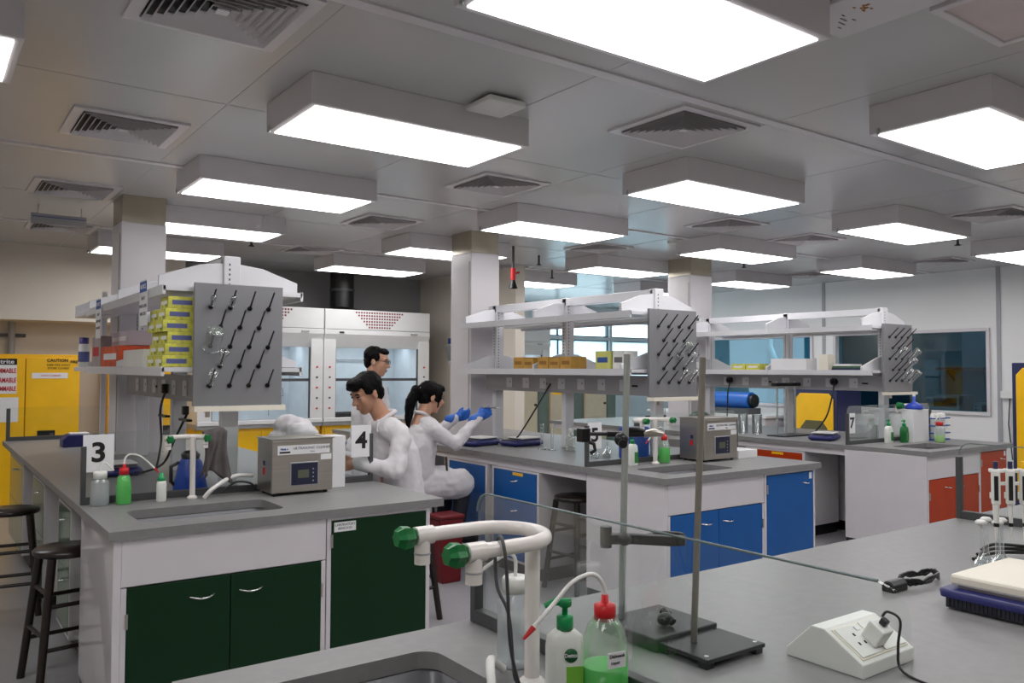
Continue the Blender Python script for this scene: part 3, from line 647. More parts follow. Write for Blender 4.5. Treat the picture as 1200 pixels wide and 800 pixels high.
def pegboard(cx, y, label, w=.47, skip=()):
    t = thing('drying_rack', label, 'drying rack', (cx, y, 1.33), group='grey peg boards for drying glassware')
    on(t, bx(cx-w/2, cx+w/2, y-.012, y+.012, 1.362, 2.005), 'board', PEGB, bevel=.003)
    tr = MB().box(cx-w/2, cx+w/2, y-.055, y+.012, 1.335, 1.343); tr.box(cx-w/2, cx+w/2, y-.06, y-.055, 1.335, 1.362); tr.box(cx-w/2-.004, cx-w/2, y-.06, y+.012, 1.335, 1.362); tr.box(cx+w/2, cx+w/2+.004, y-.06, y+.012, 1.335, 1.362)
    on(t, tr, 'drip_tray', CREAMP); on(t, MB().lathe([(.012, 0), (.012, .03)], 10, (cx-w/2+.07, y-.03, 1.305)), 'drain_spout', STEEL)
    base = []; dx = w/4.6
    for r in range(5):
        z = 1.88-.103*r; nn = 4 if r % 2 == 0 else 3
        for c in range(nn):
            x = cx+(c-(nn-1)/2)*dx+(.0 if r % 2 == 0 else 0); base.append((x, z))
    for x, z in base:
        p = on(t, MB().lathe([(.001, 0), (.013, .001), (.013, .008), (.008, .014)], 12, (x, y-.012, z), (0, -1, 0)), 'peg_base', BLACK)
        sub(t, p, MB().cyl((x, y-.018, z), (x, y-.105, z+.085), .0055, .0045, n=8), 'peg', BLACK)
    return base
def screen_x(x0, x1, y, z, label):
    """low glass screen standing on a worktop, running along x"""
    t = thing('glass_screen', label, 'glass screen', ((x0+x1)/2, y, z))
    g = [(x0+.01, z+.03), (x1-.01, z+.03)]+[(x1-.01-.05+.05*math.cos(R(a)), z+.295+.05*math.sin(R(a))) for a in (0, 30, 60, 90)]+[(x0+.01+.05-.05*math.sin(R(a)), z+.295+.05*math.cos(R(a))) for a in (0, 30, 60, 90)]
    on(t, MB().prism(g, 'y', y-.004, y+.004), 'glass', GLASS)
    for a in (x0, x1-.022): on(t, bx(a, a+.022, y-.014, y+.014, z, z+.28), 'post', DARKF, bevel=.002)
    on(t, bx(x0+.022, x1-.022, y-.014, y+.014, z, z+.035), 'bottom_rail', DARKF, bevel=.002)
    return t
def screen_y(x, y0, y1, z, label):
    t = thing('glass_screen', label, 'glass screen', (x, (y0+y1)/2, z))
    g = [(y0+.01, z+.03), (y1-.01, z+.03)]+[(y1-.06+.05*math.cos(R(a)), z+.287+.05*math.sin(R(a))) for a in (0, 22, 45, 67, 90)]+[(y0+.06-.05*math.sin(R(a)), z+.287+.05*math.cos(R(a))) for a in (0, 30, 60, 90)]
    on(t, MB().prism(g, 'x', x-.004, x+.004), 'glass', GLASS)
    on(t, MB().tube([(x, p, q) for p, q in g[2:8]], .0026, 6), 'glass_edge', GEDGE)
    for a in (y0, y1-.022): on(t, bx(x-.014, x+.014, a, a+.022, z, z+(.13 if x < 2 else .275)), 'post', DARKF, bevel=.002)
    on(t, bx(x-.014, x+.014, y0+.022, y1-.022, z, z+.035), 'bottom_rail', DARKF, bevel=.002)
    return t
def number_sign(num, x, y, z, w, h, label):
    t = thing('number_sign', label, 'sign', (x, y, z))
    on(t, bx(x-w/2, x+w/2, y-.0035, y, z, z+h), 'plate', PAPER)
    text('numeral', num, h*.72, Vector((0, -.0045, h*.5)), '-y', INK, t, sx=1.1, bold=.0035)
    return t

# ---- island 1 (green doors)
Y1 = 3.62; S1 = 4.42
worktop(.64, 2.20, Y1, 8.65, 'grey worktop of the left island with green doors', (.79, 1.43, Y1+.16, Y1+.50), (1.235, 1.595, 6.835, 7.235))
t_, d_, m_ = sink_cabinet(.69, 1.57, Y1+.02, S1, GREEN, 'white sink cabinet with two dark green doors under the left sink', 'sink cabinets')
tall_cabinet(1.575, 2.13, Y1+.02, S1, GREEN, 'tall dark green cupboard door under the ultrasonic cleaner corner', 'tall corner cabinets')
side_panel(.66, .69, Y1+.02, S1+.02, 'glossy white end panel beside the nearest wooden stool')
for y0, y1, lb in ((4.97, 5.45, 'green drawer unit with painted pale sheen, second from the white end panel'), (6.1, 6.75, 'green drawer unit with painted pale sheen between the two stools, farther'), (7.4, 8.5, 'green drawer unit with painted pale sheen at the far end of the left island')):
    drawer_unit(.69, y0, y1, SHEENGREEN, lb, 'green drawer units with painted pale sheen', n=2)
side_panel(1.40, 1.43, S1+.03, 6.8, 'white back panel inside the left island kneehole')
drawer_unit(1.55, 4.6, 5.2, SHEENGREEN, 'drawer unit facing inward under the right half of the left island', None, n=2)
rack(1.385, S1+.02, 6.78, 'white shelf rack of the left island holding lime glove boxes')
t = thing('wall_shelf', 'short white shelves continuing left of the left column', 'shelf', (1.1, 7.05, 1.5))
for z0 in (1.532, 1.952): on(t, bx(1.01, 1.235, 6.80, 7.3, z0, z0+.032), 'shelf', RACKW, bevel=.003)
on(t, bx(1.20, 1.235, 7.26, 7.3, .9, 2.17), 'post', RACKW); on(t, MB().prism([(1.235, 2.13), (1.01, 2.045), (1.01, 1.985), (1.235, 1.985)], 'y', 7.27, 7.29), 'bracket', RACKW)
B1 = pegboard(1.393, S1-.01, 'large grey peg board at the end of the left rack')
screen_x(.65, 2.19, S1, .90, 'glass screen behind the left sink carrying signs three and four')
number_sign('3', .725, S1-.005, 1.055, .136, .18, 'white plate numbered three on the left end of the screen')
number_sign('4', 2.115, S1-.005, 1.045, .125, .185, 'white plate numbered four in front of the young man')
t = thing('glass_screen', 'glass screen at the far end of the left island by the yellow cabinet', 'glass screen', (1.3, 8.6, .9))
on(t, bx(.68, 2.1, 8.596, 8.604, .93, 1.2), 'glass', GLASS); on(t, bx(.66, .69, 8.585, 8.615, .9, 1.19), 'post', DARKF); on(t, bx(.69, 2.12, 8.585, 8.615, .9, .935), 'bottom_rail', DARKF)
# ---- island 2 (blue doors)
Y2 = 3.49; S2 = 4.23
worktop(3.68, 5.29, Y2, 8.4, 'grey worktop of the middle island with blue doors', (3.88, 4.50, Y2+.13, Y2+.47), (4.285, 4.645, 6.585, 6.985))
sink_cabinet(3.735, 4.67, Y2+.03, S2, BLUE, 'white sink cabinet with two bright blue doors', 'sink cabinets')
tall_cabinet(4.675, 5.25, Y2+.03, S2, BLUE, 'tall bright blue cupboard door at the corner of the middle island', 'tall corner cabinets', sticker='r')
side_panel(3.705, 3.735, Y2+.03, S2+.01, 'white end panel below the number five sign')
drawer_unit(3.705, 4.765, 5.37, BLUE, 'blue drawer unit with a yellow label beside the open kneehole', 'blue drawer units', n=3, tab=True)
drawer_unit(3.705, 5.44, 6.04, BLUE, 'blue drawer unit next to the seated woman', 'blue drawer units', n=3)
on_ = thing('apron_rail', 'long white rail under the edge of the middle worktop', 'rail', (3.72, 5.5, .80))
on(on_, bx(3.71, 3.735, S2+.02, 8.35, .805, .86), 'rail', WHITE)
side_panel(4.40, 4.43, S2+.03, 6.5, 'white back panel inside the middle kneehole')
drawer_unit(3.705, 7.0, 8.2, BLUE, 'blue drawer unit behind the seated woman at the far end', 'blue drawer units', n=3)
rack(4.5, S2+.02, 6.55, 'white shelf rack of the middle island with brown cartons')
B2 = pegboard(4.53, S2-.01, 'grey peg board at the end of the middle rack', w=.50)
screen_x(3.69, 5.27, S2, .90, 'glass screen of the middle island with sign five')
number_sign('5', 3.765, S2-.005, 1.02, .125, .18, 'white plate numbered five on the middle island screen')
# ---- island 3 (orange doors)
Y3 = 3.43; S3 = 4.18
worktop(6.70, 8.20, Y3, 8.4, 'grey worktop of the right island with orange doors', (6.93, 7.55, Y3+.12, Y3+.46), (7.385, 7.795, 6.585, 6.985))
sink_cabinet(6.715, 7.61, Y3+.03, S3, ORANGE, 'white sink cabinet with two orange doors', 'sink cabinets')
tall_cabinet(7.615, 8.15, Y3+.03, S3, ORANGE, 'tall orange cupboard door at the right island corner', 'tall corner cabinets', sticker='r')
side_panel(6.70, 6.715, Y3+.03, S3+.01, 'wide white end panel of the right island, left of the orange doors')
drawer_unit(6.73, 4.62, 5.3, ORANGE, 'drawer unit with an orange front and yellow label behind the blue cupboard', None, n=3, tab=True)
on_ = thing('apron_rail', 'long white rail under the edge of the right worktop', 'rail', (6.74, 5.5, .80))
on(on_, bx(6.73, 6.755, S3+.02, 8.35, .805, .86), 'rail', WHITE)
side_panel(7.40, 7.43, S3+.03, 6.5, 'white back panel inside the right kneehole')
rack(7.54, S3+.02, 6.55, 'white shelf rack of the right island before the teal windows')
B3 = pegboard(7.56, S3-.01, 'grey peg board at the end of the right rack', w=.50)
screen_x(6.72, 8.18, S3, .90, 'glass screen of the right island with sign seven')
number_sign('7', 6.79, S3-.005, 1.0, .10, .18, 'narrow white plate numbered seven on the right island')
# ---- near bench, running along x
worktop(.45, 5.6, .33, 1.835, 'near grey worktop in the foreground with a corner sink', (.56, 1.0, .75, 1.70))
t = thing('bench_cabinet', 'white base cabinet under the foreground worktop', 'cabinet', (3, 1, 0))
on(t, bx(1.05, 5.55, .38, 1.80, .09, .86), 'body', WHITE); on(t, bx(1.08, 5.5, .42, 1.76, 0, .09), 'toe_kick', BLACK); on(t, bx(.48, 1.05, .38, .4, .09, .86), 'side_board', WHITE); on(t, bx(.48, 1.05, 1.78, 1.80, .09, .86), 'side_board', WHITE)
screen_y(1.205, .64, 1.825, .90, 'foreground glass screen running beside the stands')
screen_y(3.82, .36, 1.835, .90, 'glass screen across the right part of the near bench')
# ================================================================== THINGS ON THE BENCHES
ZT = .90
def place(t, loc, rz=0): t.location = loc; t.rotation_euler = (0, 0, rz); return t
def P(t, mb, name, m, **k): return mb.build(name, m, t, **k)      # local coordinates
def smooth_path(pts, n=6):
    pts = [Vector(p) for p in pts]; out = []
    for i in range(len(pts)-1):
        p0, p1, p2, p3 = pts[max(i-1, 0)], pts[i], pts[i+1], pts[min(i+2, len(pts)-1)]
        for k in range(n):
            u = k/n
            out.append(.5*((2*p1)+(-p0+p2)*u+(2*p0-5*p1+4*p2-p3)*u*u+(-p0+3*p1-3*p2+p3)*u**3))
    out.append(pts[-1]); return out
def wash_bottle(loc, label, rz=0, h=.15, r=.037, body=PLAST, capm=OFFW, liquid=WATER, level=.75, spout='left', tip=None, group='wash bottles'):
    t = thing('wash_bottle', label, 'bottle', loc, rz, group)
    prof = [(.001, 0), (r*.94, 0), (r, .006), (r, h*.80), (r*.93, h*.87), (r*.62, h*.95), (r*.58, h)]
    P(t, MB().lathe(prof, 28), 'bottle_body', body)
    if liquid:
        hl = h*level
        P(t, MB().lathe([(.001, .003), (r*.92, .003), (r*.965, .008), (r*.965, min(hl, h*.79)), (.001, min(hl, h*.79))], 28), 'liquid', liquid)
    P(t, MB().lathe([(r*.60, h-.006), (r*.74, h-.006), (r*.74, h+.024), (r*.66, h+.028), (.001, h+.028)], 24), 'cap', capm)
    top = h+.028
    if spout == 'left': pts = [(0, 0, top-.01), (0, 0, top+.035), (-.012, 0, top+.05), (-.032, 0, top+.045), (-.062, 0, top+.028), (-.085, 0, top+.012)]
    elif spout == 'long': pts = [(0, 0, top-.01), (-.004, 0, top+.03), (-.03, 0, top+.058), (-.07, 0, top+.045), (-.12, 0, top-.01), (-.155, 0, top-.045)]
    else: pts = [(0, 0, top-.01), (.0, 0, top+.02), (.02, 0, top+.04), (.06, 0, top+.0)]
    pp = smooth_path(pts)
    P(t, MB().tube(pp, .0042, 8), 'spout_tube', OFFW)
    if tip: P(t, MB().tube([pp[-3], pp[-1], Vector(pp[-1])+(Vector(pp[-1])-Vector(pp[-3]))*1.3], [.0055, .0055, .002], 8), 'spout_tip', tip)
    return t
def squeeze_bottle(loc, label, rz=0, h=.155, r=.043, level=.42, group='green rinse bottles', tipm=RED, spout='long', capm=RED):
    t = thing('squeeze_bottle', label, 'bottle', loc, rz, group)
    prof = [(.001, 0), (r*.95, 0), (r, .006), (r, h*.55), (r*.93, h*.72), (r*.74, h*.87), (r*.5, h*.96), (.016, h)]
    P(t, MB().lathe(prof, 28), 'bottle_body', PLAST2)
    k = level*h; rr = r*.985 if level < .6 else r*.70
    P(t, MB().lathe([(.001, .002), (r*.94, .002), (r*.985, .007), (r*.985, min(k, h*.55)), (rr, k), (.001, k)], 28), 'liquid', LIQ)
    P(t, MB().lathe([(.0175, h-.012), (.022, h-.012), (.022, h+.018), (.012, h+.022), (.008, h+.022), (.007, h+.038), (.001, h+.038)], 20), 'cap', capm)
    top = h+.036
    if spout == 'long': pts = [(0, 0, top-.006), (-.004, 0, top+.022), (-.03, 0, top+.046), (-.075, 0, top+.035), (-.115, 0, top+.0), (-.165, 0, top-.045)]
    else: pts = [(0, 0, top-.006), (.004, 0, top+.03), (.03, 0, top+.048), (.08, 0, top+.03), (.14, 0, top-.03)]
    pp = smooth_path(pts); P(t, MB().tube(pp, .0045, 8), 'spout_tube', OFFW)
    a = Vector(pp[-1]); d = (a-Vector(pp[-3])).normalized()
    P(t, MB().tube([a-d*.004, a+d*.026], [.006, .003], 10), 'spout_tip', tipm)
    return t
def soap_pump(loc, label, rz=0, h=.125, w=.072, d=.045, brand=False, group='pump soap bottles', liq=SOAP):
    t = thing('soap_bottle', label, 'soap bottle', loc, rz, group)
    m = MB(); loops = []
    for z, sx, sy in ((0, .94, .9), (.006, 1, 1), (h*.75, 1, 1), (h*.9, .92, .92), (h*.97, .62, .7), (h, .4, .55)):
        loops.append([(x*sx, y*sy, z) for x, y in rrect(-w/2, w/2, -d/2, d/2, d*.42, 5)])
    n = len(loops[0]); m.add([p for l in loops for p in l], [(a*n+k, a*n+(k+1) % n, (a+1)*n+(k+1) % n, (a+1)*n+k) for a in range(len(loops)-1) for k in range(n)], True)
    m.add(loops[0], [tuple(range(n-1, -1, -1))]); m.add(loops[-1], [tuple(range(n))])
    P(t, m, 'bottle_body', liq)
    P(t, MB().lathe([(.001, h-.002), (.017, h-.002), (.017, h+.024), (.012, h+.028), (.001, h+.028)], 20), 'collar', PUMP)
    P(t, MB().lathe([(.006, h+.026), (.006, h+.042), (.012, h+.044), (.014, h+.056), (.001, h+.06)], 16), 'plunger', PUMP)
    P(t, MB().tube([(.012, 0, h+.052), (-.02, 0, h+.054), (-.042, 0, h+.046)], [.009, .008, .005], 10), 'nozzle', PUMP)
    if brand:
        b = P(t, MB().lathe([(.001, 0), (.014, 0), (.014, .0015), (.001, .0015)], 24, (.008, -d/2-.0015, h*.66), (0, 1, 0)), 'brand_badge', mat('badge_green', (8, 92, 48), .4))
        text('lettering', 'Dettol', .0105, Vector((.008, -d/2-.0022, h*.66)), '-y', PAPER, t, bold=.0002)
        P(t, bx(-.001, w/2-.006, -d/2-.001, -d/2+.0005, h*.1, h*.5), 'label_green', mat('label_lime', (120, 190, 60), .4))
    else: P(t, bx(-.0, w/2-.008, -d/2-.001, -d/2+.0005, h*.12, h*.62), 'label_green', mat('label_leaf', (52, 128, 60), .4, var=.4, scale=60))
    return t
def hose_tap(loc, label, rz=0, h=.30, arm=.2, gap=.09, cut=1.0, mir=1):
    """white pillar with a horizontal hairpin loop, two valves with green knobs and down nozzles; arms point to local -x"""
    t = thing('lab_tap', label, 'tap', loc, rz, 'white taps with green knobs')
    r = .0155*cut
    P(t, MB().lathe([(.001, 0), (.03*cut, 0), (.03*cut, .008), (.02*cut, .016), (r, .018)], 20), 'base_flange', TAPW)
    P(t, MB().cyl((0, 0, .01), (0, 0, h), r*1.05, n=16), 'pillar', TAPW)
    pts = [(-arm, mir*gap*1.55, h), (-.05, mir*gap*1.55, h)]+[(-.05+gap*math.cos(R(a)), mir*(gap*.55+gap*math.sin(R(a))), h) for a in range(75, -91, -15)]+[(-arm, -mir*gap*.45, h)]
    P(t, MB().tube(pts, r, 14), 'loop_pipe', TAPW)
    for y in (mir*gap*1.55, -mir*gap*.45):
        v = P(t, MB().tube([(-arm+.012, y, h), (-arm-.03, y, h)], r*1.28, 14), 'valve_body', TAPW)
        P(v, MB().tube([(-arm-.012, y, h-r*.6), (-arm-.012, y, h-.06*cut)], [r*1.1, r*1.1], 14), 'nozzle', TAPW)
        P(v, MB().tube([(-arm-.012, y, h-.036*cut), (-arm-.012, y, h-.040*cut)], r*1.16, 14), 'nozzle_ring', RACKG)
        k = MB(); n = 6; c0 = -arm-.03
        sec = [(0, .016), (.012, .024), (.03, .026), (.045, .018)]
        vs_ = []
        for d, rr in sec:
            for q in range(12):
                a = 2*math.pi*q/12; q2 = rr*cut*(1.0 if q % 2 == 0 else .78)
                vs_.append((c0-d*cut, y+q2*math.cos(a), h+q2*math.sin(a)))
        k.add(vs_, [(i*12+q, i*12+(q+1) % 12, (i+1)*12+(q+1) % 12, (i+1)*12+q) for i in range(3) for q in range(12)]); k.add(vs_[:12], [tuple(range(12))]); k.add(vs_[-12:], [tuple(range(12))])
        kk = P(v, k, 'knob', KNOB)
    return t
def cleaner(x0, y0, w, d, h, label):
    t = thing('ultrasonic_cleaner', label, 'ultrasonic cleaner', (x0+w/2, y0+d/2, ZT), group='stainless ultrasonic cleaners')
    W, D = w/2, d/2
    P(t, bx(-W, W, -D, D, .015, h-.006), 'case', STEEL, bevel=.006)
    P(t, slab(-W-.006, W+.006, -D-.006, D+.006, h-.006, h, [(-W+.04, W-.04, -D+.03, D-.03)]), 'rim', STEEL)
    P(t, bx(-W+.04, W-.04, -D+.03, D-.03, h-.0058, h-.003), 'lid', STEEL)
    for sx in (-1, 1):
        for sy in (-1, 1): P(t, MB().cyl((sx*(W-.03), sy*(D-.03), 0), (sx*(W-.03), sy*(D-.03), .016), .012, n=10), 'foot', BLACK)
    lp = P(t, bx(-W+.03, W-.02, -D-.0015, -D, h*.72, h*.88), 'name_plate', PAPER)
    text('lettering', 'ULTRASONIC CLEANER', w*.058, Vector((W*.30, -D-.0022, h*.825)), '-y', GREYINK, t)
    text('lettering', '3 Litre', w*.03, Vector((W*.30, -D-.0022, h*.76)), '-y', GREYINK, t)
    text('lettering', 'elma s', w*.05, Vector((-W*.62, -D-.0022, h*.82)), '-y', BLUEINK, t, bold=.0006)
    P(t, bx(-W+.04, -W*.42, -D-.0022, -D-.0015, h*.745, h*.775), 'plate_bar', INK)
    pf = P(t, bx(-W*.42, W*.5, -D-.006, -D, h*.16, h*.58), 'panel_frame', RACKG, bevel=.002)
    P(pf, bx(-W*.39, W*.47, -D-.0075, -D-.006, h*.18, h*.56), 'panel_face', mat('panel_navy', (34, 38, 62), .3))
    P(pf, bx(-W*.18, W*.18, -D-.009, -D-.0075, h*.30, h*.44), 'display', mat('lcd_olive', (96, 100, 84), .3))
    for q in range(4): P(pf, MB().cyl((W*.32, -D-.0075, h*(.24+.07*q)), (W*.32, -D-.0095, h*(.24+.07*q)), .004, n=8), 'button', RACKG)
    P(pf, MB().cyl((-W*.3, -D-.0075, h*.25), (-W*.3, -D-.0095, h*.25), .006, n=10), 'button', BLACK)
    P(t, bx(W*.58, W*.94, -D-.0015, -D, h*.60, h*.70), 'small_sticker', PAPER)
    P(t, bx(-W-.003, -W, -.01, .015, h*.36, h*.48), 'power_switch', RED); P(t, bx(-W-.003, -W, -.01, .012, h*.52, h*.60), 'fuse_cover', NAVYB)
    return t
def carton(name, x0, x1, y0, y1, z0, z1, m, label, cat='box', group=None, stripe=None, face='-x'):
    t = thing(name, label, cat, ((x0+x1)/2, (y0+y1)/2, z0), group=group)
    on(t, bx(x0, x1, y0, y1, z0, z1), 'carton', m, bevel=.002)
    on(t, bx(x0+.006, x1-.006, (y0+y1)/2-.001, (y0+y1)/2+.001, z1, z1+.0006), 'flap_seam', GREYINK)
    if stripe:
        h = z1-z0
        if face == '-x': on(t, bx(x0-.0008, x0, y0+(y1-y0)*.15, y1-(y1-y0)*.15, z0+h*.35, z0+h*.65), 'printed_label', stripe)
        else: on(t, bx(x0+(x1-x0)*.15, x1-(x1-x0)*.15, y0-.0008, y0, z0+h*.35, z0+h*.65), 'printed_label', stripe)
    return t
def balance(loc, label, rz=0, cloth=True):
    t = thing('lab_scale', label, 'scale', loc, rz, 'navy bench scales')
    m = MB(); loops = []
    for z, s in ((.004, .86), (.012, .97), (.03, 1), (.045, .93), (.052, .8)): loops.append([(x*s, y*s, z) for x, y in rrect(-.19, .19, -.12, .12, .06, 5)])
    n = len(loops[0]); m.add([p for l in loops for p in l], [(a*n+k, a*n+(k+1) % n, (a+1)*n+(k+1) % n, (a+1)*n+k) for a in range(4) for k in range(n)], True); m.add(loops[0], [tuple(range(n-1, -1, -1))]); m.add(loops[-1], [tuple(range(n))])
    P(t, m, 'body', NAVY)
    P(t, bx(-.07, .13, -.09, .09, .052, .062), 'pan_support', DARKF); P(t, bx(-.08, .14, -.1, .1, .062, .072), 'weighing_pan', OFFW, bevel=.003)
    P(t, bx(-.17, -.1, -.07, .07, .050, .055), 'keypad', BLACK)
    for q in ((-.14, -.08), (-.14, .08), (.14, -.08), (.14, .08)): P(t, MB().cyl((q[0], q[1], 0), (q[0], q[1], .006), .012, n=8), 'foot', BLACK)
    return t
def glass_flask(loc, label, h=.16, r=.028, stop=True, group='volumetric flasks', name='volumetric_flask'):
    t = thing(name, label, 'flask', loc, 0, group)
    P(t, MB().lathe([(.001, .001), (r*.8, .001), (r, r*.35), (r*.85, r*.9), (r*.4, r*1.5), (.008, r*2.0), (.007, h*.86), (.009, h*.9)], 20), 'glass_body', CLEARG)
    P(t, MB().lathe([(.001, .002), (r*.75, .002), (r*.94, r*.35), (r*.75, r*.8), (.001, r*.8)], 16), 'liquid', WATER)
    if stop: P(t, MB().lathe([(.006, h*.84), (.008, h*.91), (.017, h*.92), (.019, h*.96), (.012, h), (.001, h)], 16), 'stopper', OFFW)
    return t
def beaker(loc, label, h=.1, r=.035, group='glass beakers', cat='beaker', name='beaker'):
    t = thing(name, label, cat, loc, 0, group)
    P(t, MB().lathe([(.001, .001), (r*.92, .001), (r, .006), (r, h), (r*1.08, h+.003), (r*.97, h), (r*.95, .008), (.001, .006)], 22), 'glass_body', CLEARG)
    P(t, MB().lathe([(r*1.0, h-.004), (r*1.1, h+.002), (r*1.0, h+.004)], 22), 'rim', CLEARG)
    return t
def peg_glass(base, idx, y, label, h=.12, r=.035, kind='beaker'):
    x, z = base[idx]; d = Vector((0, -.087, .085)).normalized(); c = Vector((x, y-.03, z+.012))
    t = thing('hanging_'+('beaker' if kind == 'beaker' else 'flask'), label, 'glassware', c, 0, 'glassware drying on pegs')
    if kind == 'beaker': prof = [(r*1.1, 0), (r, .006), (r, h*.97), (r*.9, h), (.001, h), ]
    else: prof = [(.016, 0), (.013, .006), (.013, .05), (r*.7, .07), (r, h*.8), (r*.85, h), (.001, h)]
    o = Vector((0, 0, -.018)) if kind == 'beaker' else Vector((0, 0, 0))
    P(t, MB().lathe(prof, 22, o, d), 'glass_body', CLEARG)
    P(t, MB().lathe([(prof[0][0]*.94, -.001), (prof[0][0]*1.06, .0), (prof[0][0]*1.06, .005), (prof[0][0]*.94, .005)], 22, o, d), 'rim', CLEARG)
    if kind == 'beaker': P(t, MB().lathe([(.001, h*1.0), (r*.98, h*1.0), (r*.98, h*1.02), (.001, h*1.02)], 22, o, d), 'base_disc', PLAST2)
    return t
def cable(name, pts, r, m, label, cat='cable', sub_=6):
    t = thing(name, label, cat, pts[0]); on(t, MB().tube(smooth_path(pts, sub_), r, 8), 'cord', m); return t
def stool(loc, label, rz=0, h=.66):
    t = thing('wooden_stool', label, 'stool', loc, rz, 'dark round wooden stools')
    P(t, MB().lathe([(.001, h-.035), (.15, h-.035), (.163, h-.026), (.165, h-.012), (.155, h-.002), (.001, h)], 36), 'seat', WOOD)
    top, bot = .105, .165
    def L(sx, sy, z): f = top+(bot-top)*(1-z/(h-.035)); return Vector((sx*f, sy*f, z))
    C4 = ((-1, -1), (1, -1), (1, 1), (-1, 1))
    for sx, sy in C4: P(t, MB().tube([L(sx, sy, 0), L(sx, sy, h-.035)], [.019, .021], 10), 'leg', WOOD)
    for q in range(4):
        a, b = C4[q], C4[(q+1) % 4]
        for z in ((.20, .40) if q % 2 == 0 else (.26, .46)): P(t, MB().tube([L(*a, z), L(*b, z)], .011, 8), 'rung', WOOD)
    return t
# ---- island 1
wash_bottle((.725, 4.36, ZT), 'clear wash bottle standing under the number 3 sign', h=.135, r=.042, level=.8, spout='right', capm=OFFW)
squeeze_bottle((.827, 4.34, ZT), 'bright green rinse bottle with red cap by the left sink', h=.155, r=.035, level=.88, spout='right')
t = thing('small_bottle', 'slim white bottle with green flip cap by the left sink', 'bottle', (.995, 4.32, ZT))
P(t, MB().lathe([(.001, 0), (.021, 0), (.0235, .004), (.0235, .09), (.02, .1), (.012, .106)], 20), 'bottle_body', SOAP); P(t, MB().lathe([(.013, .1), (.019, .1), (.017, .122), (.011, .124), (.009, .14), (.001, .142)], 16), 'cap', PUMP)
hose_tap((1.145, 4.33, ZT), 'white tap with green knobs behind the left sink, cloth hung on it', rz=R(90), h=.31, arm=.06, gap=.088, cut=.85, mir=1)
t = thing('hand_cloth', 'grey cloth draped over the left sink tap', 'cloth', (1.25, 4.31, 1.0))
m = MB(); nx, nz = 18, 16
for side, yo in ((0, -.014), (1, .014)):
    for k in range(nz+1):
        for i in range(nx+1):
            u = i/nx; w = k/nz; x = 1.19+.135*u+.02*math.sin(3*w+u*4); z = 1.235-.24*w*(1-.18*math.sin(math.pi*u*1.3))+(.02*math.sin(u*math.pi) if k == 0 else 0)
            m.v.append((x, 4.325+yo+.012*math.sin(u*17+w*2)*(.3+w)-.02*w*(1 if side == 0 else -.3), z))
n1 = (nx+1)*(nz+1)
for b in (0, n1):
    for k in range(nz):
        for i in range(nx): q = b+k*(nx+1)+i; m.f.append((q, q+1, q+nx+2, q+nx+1)); m.sm.append(True)
for i in range(nx): m.f.append((i, i+1, n1+i+1, n1+i)); m.sm.append(True)
co = on(t, m, 'fabric', CLOTH); so = co.modifiers.new('thick', 'SOLIDIFY'); so.thickness = .004
cable('drain_hose', [(1.19, 4.28, .905), (1.23, 4.27, .95), (1.34, 4.30, 1.0), (1.46, 4.36, .99)], .011, OFFW, 'white curved hose left of the ultrasonic cleaner', 'hose')
cable('loose_cable', [(1.30, 4.36, .91), (1.36, 4.33, .965), (1.44, 4.34, .955), (1.48, 4.37, .92)], .006, DARKF, 'dark cord looping to the left ultrasonic cleaner')
cleaner(1.485, 4.14, .335, .22, .295, 'large stainless ultrasonic cleaner on the left island')
carton('white_carton', 1.845, 1.955, 4.28, 4.40, ZT, ZT+.285, PAPER, 'tall white carton right of the left ultrasonic cleaner')
t = thing('blue_jug', 'blue plastic jug behind the left glass screen', 'jug', (1.22, 4.66, ZT))
P(t, MB().lathe([(.001, 0), (.085, 0), (.09, .01), (.06, .15), (.045, .17)], 22), 'body', mat('jug_blue', (30, 72, 170), .4)); P(t, MB().lathe([(.046, .165), (.05, .19), (.03, .21), (.001, .212)], 18), 'lid', BLACK); P(t, MB().tube([(-.06, 0, .15), (-.1, 0, .13), (-.1, 0, .05), (-.08, 0, .03)], .01, 8), 'grip', BLACK)
t = thing('bagged_coat', 'crumpled white lab coat heap behind the left ultrasonic cleaner', 'coat', (1.95, 5.0, ZT))
m = MB()
for q in range(16): a = random.random()*6.28; m.ell((.12*math.cos(a)*random.random(), .14*math.sin(a)*random.random(), .08+.2*random.random()), (.06+.05*random.random(), .07+.04*random.random(), .07+.05*random.random()), 12, 8)
m.ell((0, 0, .1), (.16, .18, .1)); o = P(t, m, 'fabric', FABW); rm = o.modifiers.new('rm', 'REMESH'); rm.mode = 'VOXEL'; rm.voxel_size = .012; rm.use_smooth_shade = True
tx_ = bpy.data.textures.new('folds', 'CLOUDS'); tx_.noise_scale = .06; dm = o.modifiers.new('folds', 'DISPLACE'); dm.texture = tx_; dm.strength = .02; dm.mid_level = .5
t = thing('blue_instrument', 'dark blue instrument at the far left end of the left island', 'instrument', (1.15, 7.75, ZT))
P(t, MB().prism([(-.16, 0), (.16, 0), (.16, .05), (.05, .1), (-.12, .1), (-.16, .06)], 'y', -.1, .1), 'body', NAVY, bevel=.008); P(t, bx(-.1, .04, -.07, .07, .1, .112), 'plate', OFFW, bevel=.003)
balance((1.03, 5.6, ZT), 'dark scale on the left island behind the number 3 sign', R(90))
